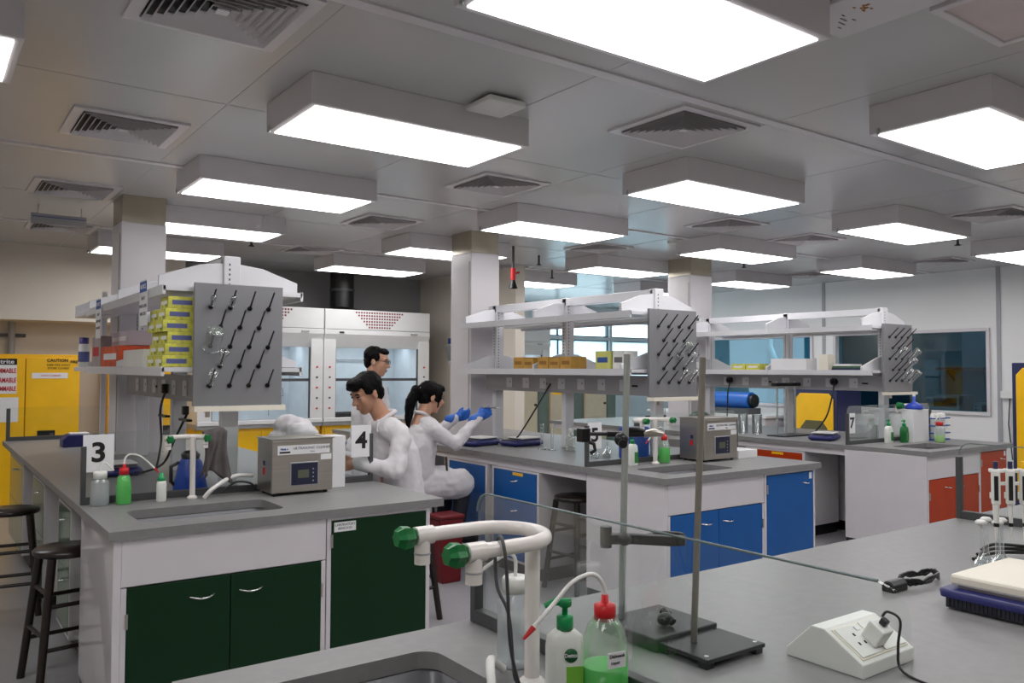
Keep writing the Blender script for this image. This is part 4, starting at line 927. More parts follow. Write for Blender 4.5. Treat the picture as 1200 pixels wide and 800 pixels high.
# shelf of island 1
for r_ in range(6):
    for c in range(2):
        if r_ > 4 and c == 1: continue
        y0 = 4.455 if c == 0 else 4.63; y1 = y0+.165
        z0 = 1.565+.061*r_; dx = .012*((r_*7+c*3) % 3-1)
        ordn = ('lowest', 'second lowest', 'third lowest', 'third highest', 'second highest', 'topmost')[r_]
        pile = ('pile nearest the peg board', 'pile farther from the peg board')[c]
        t = carton('glove_box', 1.03+dx, 1.235, y0, y1, z0, z0+.06, LIME, 'lime green glove box, %s of the %s' % (ordn, pile), 'box', 'lime glove boxes on the left rack', PAPER)
        on(t, bx(1.03+dx+.02, 1.03+dx+.12, y0-.001, y0, z0+.018, z0+.042), 'brand_label', LIMED)
        on(t, bx(1.03+dx-.001, 1.03+dx, y0+.02, y0+.06, z0+.008, z0+.02), 'print_mark', mat('print_green', (120, 140, 50), .5))
carton('white_carton', 1.03, 1.27, 4.95, 5.5, 1.565, 1.665, OFFW, 'flat white carton left of the lime glove boxes', 'box', None)
carton('orange_carton', 1.03, 1.25, 5.63, 6.25, 1.565, 1.70, mat('orange_card', (214, 82, 40), .5, var=.3, scale=14), 'orange patterned box on the left rack', 'box', None, PAPER)
carton('grey_carton', 1.03, 1.25, 6.29, 6.62, 1.565, 1.78, mat('grey_card', (170, 160, 160), .6, var=.15), 'grey box at the far end of the left rack', 'box', None, REDINK)
carton('lilac_carton', 1.10, 1.28, 5.7, 6.35, 1.705, 1.80, mat('lilac_card', (196, 186, 196), .6), 'pale lilac box on top of the orange box', 'box', None, PAPER)
t = thing('reagent_bottle', 'slim bottle with a purple cap at the far end of the left rack', 'bottle', (1.06, 7.18, 1.564))
P(t, MB().lathe([(.001, 0), (.035, 0), (.04, .005), (.04, .16), (.03, .19)], 18), 'bottle_body', OFFW); P(t, MB().lathe([(.034, .18), (.036, .23), (.001, .232)], 16), 'cap', mat('cap_purple', (70, 60, 130), .4)); P(t, MB().lathe([(.0405, .04), (.0405, .12)], 18), 'label_band', LIMED)
for x, y, z, h, lb in ((1.003, 4.83, 1.79, .25, 'paper notice with blue header hung on the left rack, nearer one'), (1.003, 6.2, 1.76, .27, 'paper notice with blue header hung on the left rack, farther one')):
    t = thing('hanging_notice', lb, 'notice', (x, y, z), group='notices on the left rack')
    on(t, bx(x-.004, x, y-.09, y+.09, z, z+h), 'sheet', PAPER); on(t, bx(x-.005, x-.004, y-.085, y+.085, z+h*.74, z+h*.97), 'blue_header', BLUEINK)
    text('lettering', 'NOTICE', .035, Vector((-.0056, 0, h*.855)), '-x', PAPER, t)
    for q, wd_ in enumerate(('SAFETY', 'WEAR GLOVES', 'AND COAT')): text('lettering', wd_, .026, Vector((-.0046, 0, h*(.6-.17*q))), '-x', GREYINK, t)
for y, z0, pts in ((5.45, 1.44, [(1.275, 5.45, 1.43), (1.24, 5.45, 1.3), (1.26, 5.5, 1.1), (1.22, 5.44, .93)]), (4.95, 1.44, [(1.275, 4.95, 1.3), (1.22, 5.0, 1.15), (1.18, 5.1, 1.0), (1.1, 5.3, .93)])):
    t = cable('hanging_cable', pts, .007, BLACK, 'black power cord hanging from the left rack, %s' % ('farther one' if y > 5 else 'nearer one'))
    on(t, bx(1.245, 1.279, y-.02, y+.02, 1.40, 1.46) if y > 5 else bx(1.245, 1.279, y-.02, y+.02, 1.29, 1.34), 'plug', BLACK, bevel=.006)
    on(t, bx(1.24, 1.27, y-.12, y+.06, 1.255, 1.268), 'clamp_bar', BLACK)
for i, (idx, h, r, kd, lb) in enumerate(((7, .12, .042, 'beaker', 'large upturned beaker on the left peg board'), (11, .10, .026, 'flask', 'small labelled flask hanging on the left peg board'), (14, .09, .026, 'flask', 'small flask on the lowest left peg'), (0, .05, .012, 'flask', 'glass adapter on the upper left peg'), (1, .05, .012, 'flask', 'glass adapter on the second upper peg'))):
    peg_glass(B1, idx, S1-.01, lb, h, r, kd)
stool((.645, 4.69, 0), 'dark wooden stool in front of the glossy white end panel', R(8))
stool((.51, 6.15, 0), 'dark wooden stool at the left edge of the picture', R(-6))
stool((3.86, 4.52, 0), 'dark stool pushed into the kneehole of the middle island', R(5))
# ---- island 2
hose_tap((4.225, 4.10, ZT), 'white tap with green knobs behind the middle sink', rz=R(90), h=.31, arm=.06, gap=.13, cut=.95, mir=1)
soap_pump((4.02, 4.12, ZT), 'white and green pump soap at the middle sink', h=.15, w=.085)
squeeze_bottle((4.335, 4.12, ZT), 'green rinse bottle with red cap at the middle sink', h=.17, r=.042, level=.62, spout='long')
cleaner(4.57, 3.95, .36, .24, .315, 'stainless ultrasonic cleaner on the middle island')
carton('white_carton', 4.98, 5.2, 3.98, 4.18, ZT, ZT+.06, PAPER, 'low white box right of the middle ultrasonic cleaner')
t = thing('blue_jug', 'blue box-shaped jug behind the middle glass screen', 'jug', (4.33, 4.42, ZT))
P(t, bx(-.1, .1, -.07, .07, 0, .24), 'body', mat('jug_blue', (30, 72, 170), .4), bevel=.02, seg=3); P(t, MB().lathe([(.03, 0), (.03, .025), (.001, .026)], 14, (.04, 0, .238)), 'cap', BLACK)
balance((3.98, 5.97, ZT), 'navy scale with white pan in front of the seated woman', R(15)); balance((4.28, 5.75, ZT+.0), 'navy scale with a cord, second from the seated woman', R(5))
cable('hanging_cable', [(4.40, 5.5, 1.44), (4.3, 5.6, 1.2), (4.22, 5.7, 1.0), (4.2, 5.72, .975)], .007, BLACK, 'black cord hanging down to the second navy scale')
for x, y, lb in ((4.2, 5.36, 'glass measuring cylinder on the middle bench, left one'), (4.235, 5.27, 'glass measuring cylinder on the middle bench, right one')):
    t = thing('measuring_cylinder', lb, 'cylinder', (x, y, ZT), group='measuring cylinders')
    P(t, MB().lathe([(.001, .001), (.035, .001), (.035, .01), (.014, .014)], 18), 'foot', CLEARG); P(t, MB().lathe([(.014, .012), (.014, .2), (.02, .21)], 16), 'glass_tube', CLEARG)
t = thing('squeeze_bottle', 'pale clear bottle beside the measuring cylinders', 'bottle', (4.33, 5.15, ZT)); P(t, MB().lathe([(.001, 0), (.04, 0), (.042, .1), (.02, .14), (.01, .16)], 18), 'bottle_body', PLAST2); P(t, MB().lathe([(.014, .15), (.016, .18), (.001, .182)], 12), 'cap', OFFW); P(t, MB().tube([(0, 0, .18), (-.01, 0, .22)], .004, 6), 'spout_tube', OFFW)
for x, y, lb in ((4.12, 4.62, 'small round flask behind the middle screen, left'), (4.22, 4.60, 'small round flask behind the middle screen, second'), (4.34, 4.72, 'small round flask behind the middle screen, right')):
    glass_flask((x, y, ZT), lb, .11, .036, False, 'flasks behind the middle screen', 'round_flask')
peg_glass(B2, 9, S2-.01, 'upturned beaker on the middle peg board', .13, .035); peg_glass(B2, 13, S2-.01, 'long tube flask on the middle peg board', .15, .03, 'flask'); peg_glass(B2, 16, S2-.01, 'small flask at the lower right of the middle peg board', .11, .028, 'flask'); peg_glass(B2, 17, S2-.01, 'flask at the lowest right peg of the middle board', .11, .03, 'flask')
for q in range(5):
    y0 = (4.92, 5.065, 5.21, 5.41, 5.55)[q]
    carton('brown_carton', 4.14, 4.30, y0, y0+.135, 1.567, 1.567+(.085 if q % 2 else .095), CARD, 'small tan carton on the middle rack, %s from the peg board' % ('first', 'second', 'third', 'fourth', 'fifth')[q], 'box', 'tan cartons on the middle rack', mat('carton_print', (150, 104, 40), .6))
carton('tissue_box', 4.16, 4.28, 4.50, 4.66, 1.567, 1.70, mat('tissue_box', (214, 214, 120), .5), 'yellow and white box with a blue mark on the middle rack', 'box', None, BLUEINK)
carton('white_carton', 4.18, 4.32, 4.37, 4.49, 1.567, 1.70, OFFW, 'small white box beside the yellow tissue box', 'box', None, GREYINK)
t = thing('red_valve', 'red topped vial on the burette stand behind the middle screen', 'vial', (4.56, 4.42, ZT))
P(t, MB().cyl((0, 0, 0), (0, 0, .02), .07, n=18), 'base', DARKF); P(t, MB().cyl((0, 0, .02), (0, 0, .36), .008, n=10), 'rod', ALU); P(t, bx(-.1, .1, -.012, .012, .30, .316), 'clamp_bar', BLACK); P(t, MB().cyl((.03, 0, .316), (.03, 0, .38), .025, n=14), 'vial', RED); P(t, MB().cyl((.08, 0, .316), (.08, 0, .37), .018, n=14), 'clear_vial', CLEARG)
# ---- island 3
soap_pump((7.27, 4.10, ZT), 'white pump soap at the right sink', h=.155, w=.1); soap_pump((7.41, 4.03, ZT), 'dark green pump soap at the right sink', h=.15, w=.1, liq=mat('soap_green', (20, 110, 50), .25))
wash_bottle((7.70, 3.85, ZT), 'clear bottle with red cap and yellow green liquid, right sink', h=.16, r=.045, level=.4, liquid=mat('lime_liquid', (150, 215, 60), .3), capm=RED, spout='left')
carton('white_carton', 7.50, 7.78, 3.99, 4.10, ZT, ZT+.30, PAPER, 'upright white box between soap and bottle rack, right sink')
t = thing('bottle_crate', 'blue wire crate of small bottles at the right sink', 'crate', (7.95, 4.02, ZT))
P(t, bx(-.13, .13, -.08, .08, 0, .015), 'base', BLUEINK)
for z in (.07, .14, .21): P(t, MB().tube([(-.13, -.08, z), (.13, -.08, z), (.13, .08, z), (-.13, .08, z), (-.13, -.08, z)], .006, 6), 'wire', BLUEINK)
for q in range(5): P(t, MB().lathe([(.001, .016), (.02, .016), (.02, .24), (.012, .26), (.001, .262)], 12, (-.1+.05*q, -.03, 0)), 'vial', OFFW)
t = thing('lab_tap', 'white tap with green knobs behind the right sink', 'tap', (7.62, 4.125, ZT), group='white taps with green knobs')
P(t, MB().cyl((0, 0, 0), (0, 0, .33), .015, n=14), 'pillar', TAPW); P(t, MB().tube([(-.14, 0, .335), (.2, 0, .335)], .017, 12), 'loop_pipe', TAPW)
for x in (-.16, .12): P(t, MB().cyl((x, -.01, .335), (x, -.06, .335), .035, .026, n=10), 'knob', KNOB); P(t, MB().cyl((x, 0, .33), (x, 0, .27), .014, n=10), 'nozzle', TAPW)
t = thing('blue_cap_jar', 'white jar with a blue lid on top of the upright white box', 'jar', (7.62, 4.045, ZT+.302)); P(t, MB().lathe([(.001, 0), (.075, 0), (.08, .01), (.07, .04), (.03, .06), (.012, .07), (.012, .12), (.001, .122)], 20), 'lid', mat('lid_blue', (40, 70, 180), .35)); P(t, MB().lathe([(.012, .118), (.014, .14), (.001, .142)], 10), 'knob', OFFW)
balance((7.05, 4.62, ZT), 'navy scale behind the number 7 sign', R(20))
t = thing('plastic_tub', 'clear stacked plastic tubs behind the right screen', 'tub', (7.60, 4.52, ZT))
P(t, MB().lathe([(.001, .002), (.14, .002), (.17, .13), (.18, .135)], 24), 'lower_tub', PLAST); P(t, MB().lathe([(.18, .14), (.17, .20), (.08, .235), (.001, .237)], 24), 'lid', PLAST); P(t, MB().tube([(-.05, 0, .235), (-.04, 0, .265), (.04, 0, .265), (.05, 0, .235)], .008, 8), 'grip', OFFW)
for x, y, lb in ((7.02, 5.55, 'clear jar left of the right rack post'), (7.08, 5.42, 'clear jar next to the right rack post')): beaker((x, y, ZT), lb, .2, .05, 'clear jars on the right bench', 'jar', 'glass_jar')
t = thing('clamp_stand', 'double retort stand with black clamps behind the number 7 sign', 'clamp stand', (7.2, 5.1, ZT))
P(t, bx(-.25, .25, -.1, .1, 0, .012), 'base', DKGREY)
for x in (-.15, .0, .15): P(t, MB().cyl((x, .05, .012), (x, .05, .55), .010, n=10), 'rod', ALU); P(t, bx(x-.06, x+.06, .02, .08, .50, .535), 'clamp', BLACK, bevel=.006)
cable('hanging_cable', [(7.43, 4.75, 1.45), (7.40, 4.76, 1.3), (7.36, 4.8, 1.1), (7.3, 4.9, .93)], .008, BLACK, 'black cord hanging from the right rack near its peg board'); 
t = thing('power_plug', 'black plug in the right rack near its peg board', 'plug', (7.42, 4.75, 1.44)); on(t, MB().cyl((7.40, 4.75, 1.45), (7.434, 4.75, 1.45), .035, n=16), 'body', BLACK); on(t, MB().cyl((7.37, 4.75, 1.44), (7.40, 4.75, 1.45), .012, n=8), 'neck', BLACK)
cable('hanging_cable', [(7.43, 6.05, 1.45), (7.40, 6.06, 1.3), (7.38, 6.05, 1.1), (7.3, 6.0, .93)], .008, BLACK, 'black cord hanging from the far end of the right rack')
t = thing('power_plug', 'black plug at the far end of the right rack', 'plug', (7.42, 6.05, 1.44)); on(t, MB().cyl((7.40, 6.05, 1.45), (7.434, 6.05, 1.45), .035, n=16), 'body', BLACK); on(t, MB().cyl((7.37, 6.05, 1.44), (7.40, 6.05, 1.45), .012, n=8), 'neck', BLACK)
t = thing('green_microscope_cover', 'dark green covered instrument on the right bench', 'instrument', (7.15, 6.25, ZT)); P(t, MB().ell((0, 0, .1), (.16, .12, .1)), 'cover', mat('cover_green', (20, 60, 50), .4)); P(t, bx(-.17, .17, -.13, .13, 0, .02), 'base', OFFW, bevel=.004)
t = thing('blue_machine', 'blue tubular machine on the side bench by the teal window', 'machine', (10.2, 8.4, .9)); P(t, MB().tube([(0, -.5, .2), (0, .3, .2)], .13, 20), 'drum', mat('machine_blue', (30, 100, 190), .35)); P(t, bx(-.15, .15, -.55, .35, 0, .09), 'stand', DARKF, bevel=.006); P(t, MB().cyl((0, -.56, .2), (0, -.5, .2), .1, n=18), 'end_cap', BLACK)
t = thing('side_bench', 'white side bench standing along the right wall', 'bench', (10.5, 8.7, 0)); on(t, bx(10.0, 11.0, 7.5, 9.9, .86, .9), 'bench_top', OFFW, bevel=.004); on(t, bx(10.05, 10.95, 7.55, 9.85, .05, .86), 'body', WHITE); on(t, bx(10.1, 10.9, 7.6, 9.8, 0, .05), 'toe_kick', BLACK)
for q, lb in ((0, 'lime box pair on the right rack, nearer'), (1, 'lime box pair on the right rack, farther')): carton('lime_carton', 7.18, 7.34, 5.46+.19*q, 5.46+.19*q+.18, 1.567, 1.63, LIME, lb, 'box', 'lime boxes on the right rack', PAPER)
carton('white_carton', 7.18, 7.36, 4.90, 5.32, 1.567, 1.68, PAPER, 'wide white carton on the right rack'); carton('white_carton', 7.18, 7.30, 4.66, 4.76, 1.567, 1.72, CREAMP, 'upright cream carton on the right rack near its peg board')
t = thing('file_tray', 'dark stack of folders on the right rack', 'folders', (7.28, 4.52, 1.564)); on(t, bx(7.18, 7.38, 4.40, 4.62, 1.564, 1.585), 'folder', NAVYB); on(t, bx(7.19, 7.38, 4.40, 4.62, 1.585, 1.605), 'folder', mat('folder_green', (70, 110, 70), .5)); on(t, bx(7.185, 7.37, 4.42, 4.6, 1.605, 1.625), 'folder', PAPER)
for idx, kd, lb in ((8, 'flask', 'flask on the right peg board, uppermost'), (10, 'beaker', 'upturned beaker on the right peg board'), (13, 'flask', 'flask in the middle of the right peg board'), (16, 'flask', 'flask low on the right peg board'), (17, 'beaker', 'beaker lowest on the right peg board')): peg_glass(B3, idx, S3-.01, lb, .13, .032, kd)

# ---- near bench
hose_tap((1.06, 1.385, ZT), 'large white tap with two green knobs in the foreground', h=.305, arm=.165, gap=.10)
wash_bottle((1.10, 1.50, ZT), 'clear wash bottle with white cap behind the foreground tap', rz=R(-20), h=.168, r=.040, level=.55)
squeeze_bottle((1.138, 1.245, ZT), 'half full green rinse bottle with red cap in the foreground', rz=R(-10), h=.168, r=.047, level=.40)
for o in list(bpy.data.objects):
    if o.get('label', '').startswith('half full green'):
        P(o, bx(-.022, .018, -.0475, -.0455, .075, .105), 'paper_label', PAPER); text('lettering', 'Dishwash', .009, Vector((-.002, -.0482, .098)), '-y', INK, o); text('lettering', 'Liquid', .008, Vector((-.006, -.0482, .085)), '-y', GREYINK, o)
soap_pump((1.072, 1.292, ZT), 'white pump soap bottle with round green badge in the foreground', rz=R(-28), h=.138, w=.078, brand=True)
cable('hanging_cable', [(1.02, 1.335, .906), (.985, 1.325, .93), (.955, 1.318, 1.02), (.945, 1.313, 1.12), (.94, 1.316, 1.2), (.945, 1.34, 1.2285), (.952, 1.366, 1.2), (.945, 1.35, 1.13), (.955, 1.325, 1.08), (.962, 1.32, 1.0), (.99, 1.35, .94), (1.025, 1.375, .906)], .0035, DARKF, 'dark looped cord hung over the near arm of the foreground tap')
cable('white_tubing', [(1.045, 1.47, .912), (1.02, 1.46, .93), (.985, 1.43, .95), (.955, 1.38, .91), (.94, 1.35, .80), (.935, 1.34, .68)], .010, OFFW, 'white tubing hanging into the foreground sink', 'hose')
t = thing('retort_stand', 'retort stand with a thick black base and two clamps', 'retort stand', (1.515, 1.46, ZT), group='retort stands')
P(t, MB().prism([(-.105, .0), (.105, 0), (.11, .034), (-.11, .034)], 'y', -.095, .105), 'base', DKGREY, bevel=.004)
rod0 = Vector((-.06, .07, .034)); rod1 = Vector((-.045, .065, .70))
P(t, MB().cyl(rod0, rod1, .0085, n=16), 'rod', ALU)
def rp(z): return rod0+(rod1-rod0)*((z-.034)/(rod1.z-.034))
dR = Vector((.81, -.587, 0)); dF = Vector((.587, .81, 0))
c = rp(.495)
u = P(t, MB().tube([c-dR*.045+dF*.02, c+dR*.03+dF*.02, c+dR*.055+dF*.018], [.008, .008, .006], 10), 'upper_clamp', BLACK)
P(u, MB().ell(c-dR*.01-dF*.0+Vector((0, 0, -.012)), (.02, .017, .018)), 'boss_head', BLACK)
P(u, MB().cyl(c-dR*.01-dF*.01+Vector((0, 0, -.02)), c-dR*.012-dF*.045+Vector((0, 0, -.02)), .011, n=10), 'thumb_screw', BLACK)
P(u, bx(-.013, .013, -.012, .012, -.02, .014).xf(Matrix.Translation(c-dR*.105+dF*.02)), 'screw_knob', BLACK)
P(u, MB().cyl(c-dR*.10+dF*.02, c-dR*.04+dF*.02, .005, n=8), 'clamp_shaft', DKGREY)
P(u, MB().tube([c-dR*.092+dF*.02+Vector((0, 0, -.02)), c-dR*.078+dF*.02+Vector((0, 0, -.026)), c-dR*.075+dF*.02+Vector((0, 0, -.042)), c-dR*.088+dF*.02+Vector((0, 0, -.05))], .005, 8), 'hook', BLACK)
P(u, MB().tube([c+dR*.05+dF*.02, c+dR*.075+dF*.02+Vector((0, 0, .004)), c+dR*.1+dF*.02], [.009, .011, .006], 10), 'jaw', STEEL)
P(u, MB().tube([c-dR*.0+dF*.02+Vector((0, 0, .012)), c+dR*.03+dF*.02+Vector((0, 0, .010)), c+dR*.06+dF*.02+Vector((0, 0, .004))], [.006, .010, .005], 10), 'spring_lever', BLACK)
c = rp(.235)
def flat(pts, z0, z1):      # plan outline along the clamp axis, with height
    return [(c+dR*a+dF*b+Vector((0, 0, z0))) for a, b in pts], [(c+dR*a+dF*b+Vector((0, 0, z1))) for a, b in pts]
def bar(pts, z0, z1):
    lo, hi = flat(pts, z0, z1); n_ = len(lo)
    return MB().add(lo+hi, [tuple(range(n_-1, -1, -1)), tuple(range(n_, 2*n_))]+[(k, (k+1) % n_, n_+(k+1) % n_, n_+k) for k in range(n_)])
l = P(t, bar([(-.05, -.022), (.02, -.016), (.06, -.026), (.115, -.040), (.15, -.034), (.156, -.018), (.12, -.022), (.066, -.010), (.03, .004), (-.05, .004)], -.014, .012), 'lower_clamp', DKGREY, bevel=.004)
P(l, bar([(.055, -.012), (.075, .02), (.115, .034), (.15, .02), (.158, .0), (.15, -.004), (.142, .01), (.113, .022), (.082, .012), (.068, -.012)], -.008, .012), 'ring_jaw', DKGREY, bevel=.003)
P(l, MB().cyl(c-dR*.045+Vector((0, 0, -.022))-dF*.01, c-dR*.045+Vector((0, 0, .03))-dF*.01, .015, n=12), 'clamp_screw', DKGREY)
P(l, MB().ell(c-dR*.0-dF*.02, (.018, .018, .016)), 'boss_head', DKGREY)
t2 = thing('boss_head', 'small black boss head lying on the thick stand base', 'clamp', (1.50, 1.425, ZT+.034))
P(t2, MB().ell((0, 0, .016), (.022, .016, .016)), 'body', BLACK); P(t2, MB().cyl((-.02, -.01, .018), (.03, .012, .024), .006, n=8), 'screw', DKGREY); P(t2, MB().cyl((.01, -.018, .01), (.012, .018, .03), .01, n=10), 'knob', BLACK)
t = thing('retort_stand', 'retort stand with a flat footed plate and bare rod', 'retort stand', (1.52, 1.298, ZT), group='retort stands')
P(t, bx(-.1, .1, -.078, .078, .014, .024), 'base_plate', DKGREY, bevel=.002)
for sx in (-1, 1):
    for sy in (-1, 1): P(t, bx(sx*.085-.012, sx*.085+.012, sy*.06-.012, sy*.06+.012, 0, .014), 'foot', BLACK); P(t, MB().cyl((sx*.085, sy*.06, .024), (sx*.085, sy*.06, .0255), .005, n=10), 'screw_head', CHROME)
P(t, MB().cyl((-.03, .025, .024), (-.008, .014, .69), .0078, n=16), 'rod', mat('rod_worn', (150, 146, 138), .4, metal=.7))
# power outlet box
t = thing('power_box', 'white wedge-shaped power outlet box on the near bench', 'power outlet', (1.756, 1.09, ZT))
prof = [(-.096, 0), (.096, 0), (.096, .02), (.030, .085), (-.004, .085), (-.096, .03)]   # y,z
P(t, MB().prism(prof, 'x', -.104, .104), 'housing', OFFW, bevel=.003)
sl = Vector((0, -.092, -.055)).normalized(); nrm = Vector((0, -.055, .092)).normalized(); mid = Vector((0, -.05, .0575))
def slope_box(x0, x1, a0, a1, h0, h1):
    M = Matrix((Vector((1, 0, 0)), -sl, nrm)).transposed().to_4x4(); M.translation = mid
    return bx(x0, x1, a0, a1, h0, h1).xf(M)
P(t, slope_box(-.092, .092, -.044, .046, 0, .003), 'face_plate', CREAMP, bevel=.002)
for x in (-.046, .046):
    s = P(t, slope_box(x-.042, x+.042, -.04, .042, .003, .006), 'socket', OFFW, bevel=.002)
    for q in ((0, .016), (-.011, -.008), (.011, -.008)): P(s, slope_box(x+q[0]-.003, x+q[0]+.003, q[1]-.004, q[1]+.004, .006, .0064), 'pin_hole', INK)
    P(s, slope_box(x+.02, x+.034, .022, .034, .006, .009), 'switch', PAPER)
pl = P(t, slope_box(-.028, .012, -.03, .012, .006, .05), 'plug_body', OFFW, bevel=.004)
P(pl, slope_box(-.012, .004, -.016, .0, .05, .066), 'cord_grip', BLACK, bevel=.003)
cp = mid+nrm*.066+Vector((-.004, .002, 0))
P(pl, MB().tube(smooth_path([cp, cp+Vector((.012, -.006, .01)), cp+Vector((.02, -.03, -.005)), Vector((.01, -.11, .05)), Vector((-.005, -.13, .006)), Vector((-.03, -.24, .004))]), .003, 8), 'cord', BLACK)
# plug and coiled cord
t = thing('plug_cord', 'black plug with a coiled cord on the near bench', 'cord', (2.42, 1.34, ZT))
P(t, MB().prism([(-.02, 0), (.02, 0), (.02, .02), (.008, .032), (-.008, .032), (-.02, .02)], 'x', -.06, .02), 'plug', BLACK, bevel=.004)
pts = []
for q in range(60): a = q/60*6.28*3.2; pts.append((.12+.10*math.cos(a+3.1), -.0+.035*math.sin(a+3.1)-.00*q, .006+.022*abs(math.sin(q*.7))+.0*q))
P(t, MB().tube([(.0, 0, .018)]+pts, .0045, 8), 'coil', BLACK)
# hotplate at right edge
t = thing('hot_plate', 'navy hot plate with a cream top at the right edge', 'hot plate', (2.52, .97, ZT))
m = MB(); loops = []
for z, g in ((.006, -.012), (.03, -.002), (.034, .004), (.052, .006), (.056, 0)): loops.append([(x, y, z) for x, y in rrect(-.19-g, .19+g, -.2-g, .2+g, .02, 4)])
n = len(loops[0]); m.add([p for l_ in loops[2:] for p in l_], [(a*n+k, a*n+(k+1) % n, (a+1)*n+(k+1) % n, (a+1)*n+k) for a in range(2) for k in range(n)], True); m.add(loops[-1], [tuple(range(n))]); m.add(loops[2], [tuple(range(n-1, -1, -1))])
P(t, m, 'housing', NAVY)
P(t, bx(-.178, .178, -.19, .19, .004, .034), 'grille_base', mat('grille_dark', (44, 46, 58), .5))
for q in range(34): P(t, bx(-.181, -.178, -.185+.011*q, -.18+.011*q, .008, .03), 'rib', mat('grille_dark', (44, 46, 58), .5))
P(t, bx(-.15, .18, -.17, .17, .056, .064), 'plate_support', STEEL); P(t, bx(-.165, .19, -.185, .185, .064, .095), 'heating_plate', CREAMP, bevel=.008)
for q in ((-.15, -.16), (-.15, .16), (.15, -.16), (.15, .16)): P(t, MB().cyl((q[0], q[1], 0), (q[0], q[1], .006), .012, n=8), 'foot', BLACK)
# pipettes and volumetric flasks
t = thing('pipette_stand', 'stand holding a row of white micropipettes at the right edge', 'pipette stand', (3.05, 1.19, ZT))
P(t, MB().lathe([(.001, 0), (.08, 0), (.08, .01), (.012, .018)], 24), 'base', BLACK); P(t, MB().cyl((0, 0, .01), (0, 0, .30), .009, n=12), 'post', ALU); P(t, bx(-.16, .10, -.006, .006, .282, .292).xf(Matrix.Rotation(R(-33), 4, 'Z')), 'hanger_bar', OFFW)
for q, (x, y, lb, cm) in enumerate(((2.92, 1.275, 'micropipette farthest left on the stand', NAVYB), (2.962, 1.248, 'middle micropipette on the stand', NAVYB), (3.0, 1.222, 'right micropipette with a yellow button', YELLOW))):
    t = thing('micropipette', lb, 'pipette', (x-.022, y-.008, ZT+.10), R(-60), 'white micropipettes')
    P(t, bx(-.013, .013, -.012, .012, .12, .235), 'handle', OFFW, bevel=.005); P(t, bx(-.006, .006, -.014, -.012, .135, .215), 'volume_window', BLACK)
    P(t, bx(-.02, .024, -.008, .010, .226, .238), 'finger_rest', OFFW, bevel=.003); P(t, MB().cyl((0, 0, .238), (0, 0, .262), .0075, n=12), 'button', cm)
    P(t, MB().tube([(0, 0, .125), (0, 0, .06), (0, 0, .0)], [.011 if q == 0 else .007, .008 if q == 0 else .006, .003], 12), 'shaft', OFFW); P(t, MB().cyl((0, 0, .048), (0, 0, .06), .0085 if q == 0 else .007, n=12), 'ejector_collar', BLACK); P(t, bx(-.018, -.013, -.004, .004, .14, .16), 'side_knob', OFFW)
for q, (x, y) in enumerate(((2.885, 1.31), (2.925, 1.275), (2.955, 1.325), (2.985, 1.29))):
    glass_flask((x, y, ZT), 'small stoppered volumetric flask at the right edge, %s from the left' % ('first', 'second', 'third', 'fourth')[q], .165, .027)
for q in range(3): cable('loose_cable', [(2.98+.03*q, 1.38, ZT+.01+.012*q), (3.1, 1.36, ZT+.02+.015*q), (3.25, 1.30, ZT+.012+.01*q)], .006, BLACK, 'black cord behind the volumetric flasks, %s' % ('lowest', 'middle', 'topmost')[q])
# ================================================================== PEOPLE
def voxel(o, size, smooth=3, folds=None):
    r = o.modifiers.new('skin_over', 'REMESH'); r.mode = 'VOXEL'; r.voxel_size = size; r.use_smooth_shade = True
    s = o.modifiers.new('relax', 'SMOOTH'); s.iterations = smooth; s.factor = .5
    if folds:
        tx = bpy.data.textures.new('coat_folds', 'CLOUDS'); tx.noise_scale = folds[0]; tx.noise_depth = 2
        d = o.modifiers.new('folds', 'DISPLACE'); d.texture = tx; d.strength = folds[1]; d.mid_level = .5
def hand(m, wrist, d, side, curl=.35, rr=1.0):
    """palm with five separate bent fingers; d = pointing direction, side = thumb side"""
    d = Vector(d).normalized(); s = Vector(side); s = (s-d*s.dot(d)).normalized(); n = d.cross(s)
    w = Vector(wrist)
    m.cap(w, w+d*.03, .026*rr, .03*rr); 
    for k in range(4): m.cap(w+d*.02+s*(.024-.016*k), w+d*.085+s*(.03-.02*k), .015*rr, .0125*rr, 10)
    for k, L in enumerate((.07, .08, .075, .058)):
        b = w+d*.088+s*(.03-.02*k); c1 = b+(d*math.cos(curl)-n*math.sin(curl))*L*.45; c2 = c1+(d*math.cos(curl*2.4)-n*math.sin(curl*2.4))*L*.32; c3 = c2+(d*math.cos(curl*3.4)-n*math.sin(curl*3.4))*L*.25
        m.cap(b, c1, .0098*rr, .0092*rr, 8); m.cap(c1, c2, .0092*rr, .0085*rr, 8); m.cap(c2, c3, .0085*rr, .007*rr, 8)
    b = w+d*.03+s*.03; t1 = b+(d*.7+s*.55-n*.35).normalized()*.035; t2 = t1+(d*.9+s*.1-n*.45).normalized()*.03
    m.cap(b, t1, .0125*rr, .0105*rr, 8); m.cap(t1, t2, .0105*rr, .008*rr, 8)
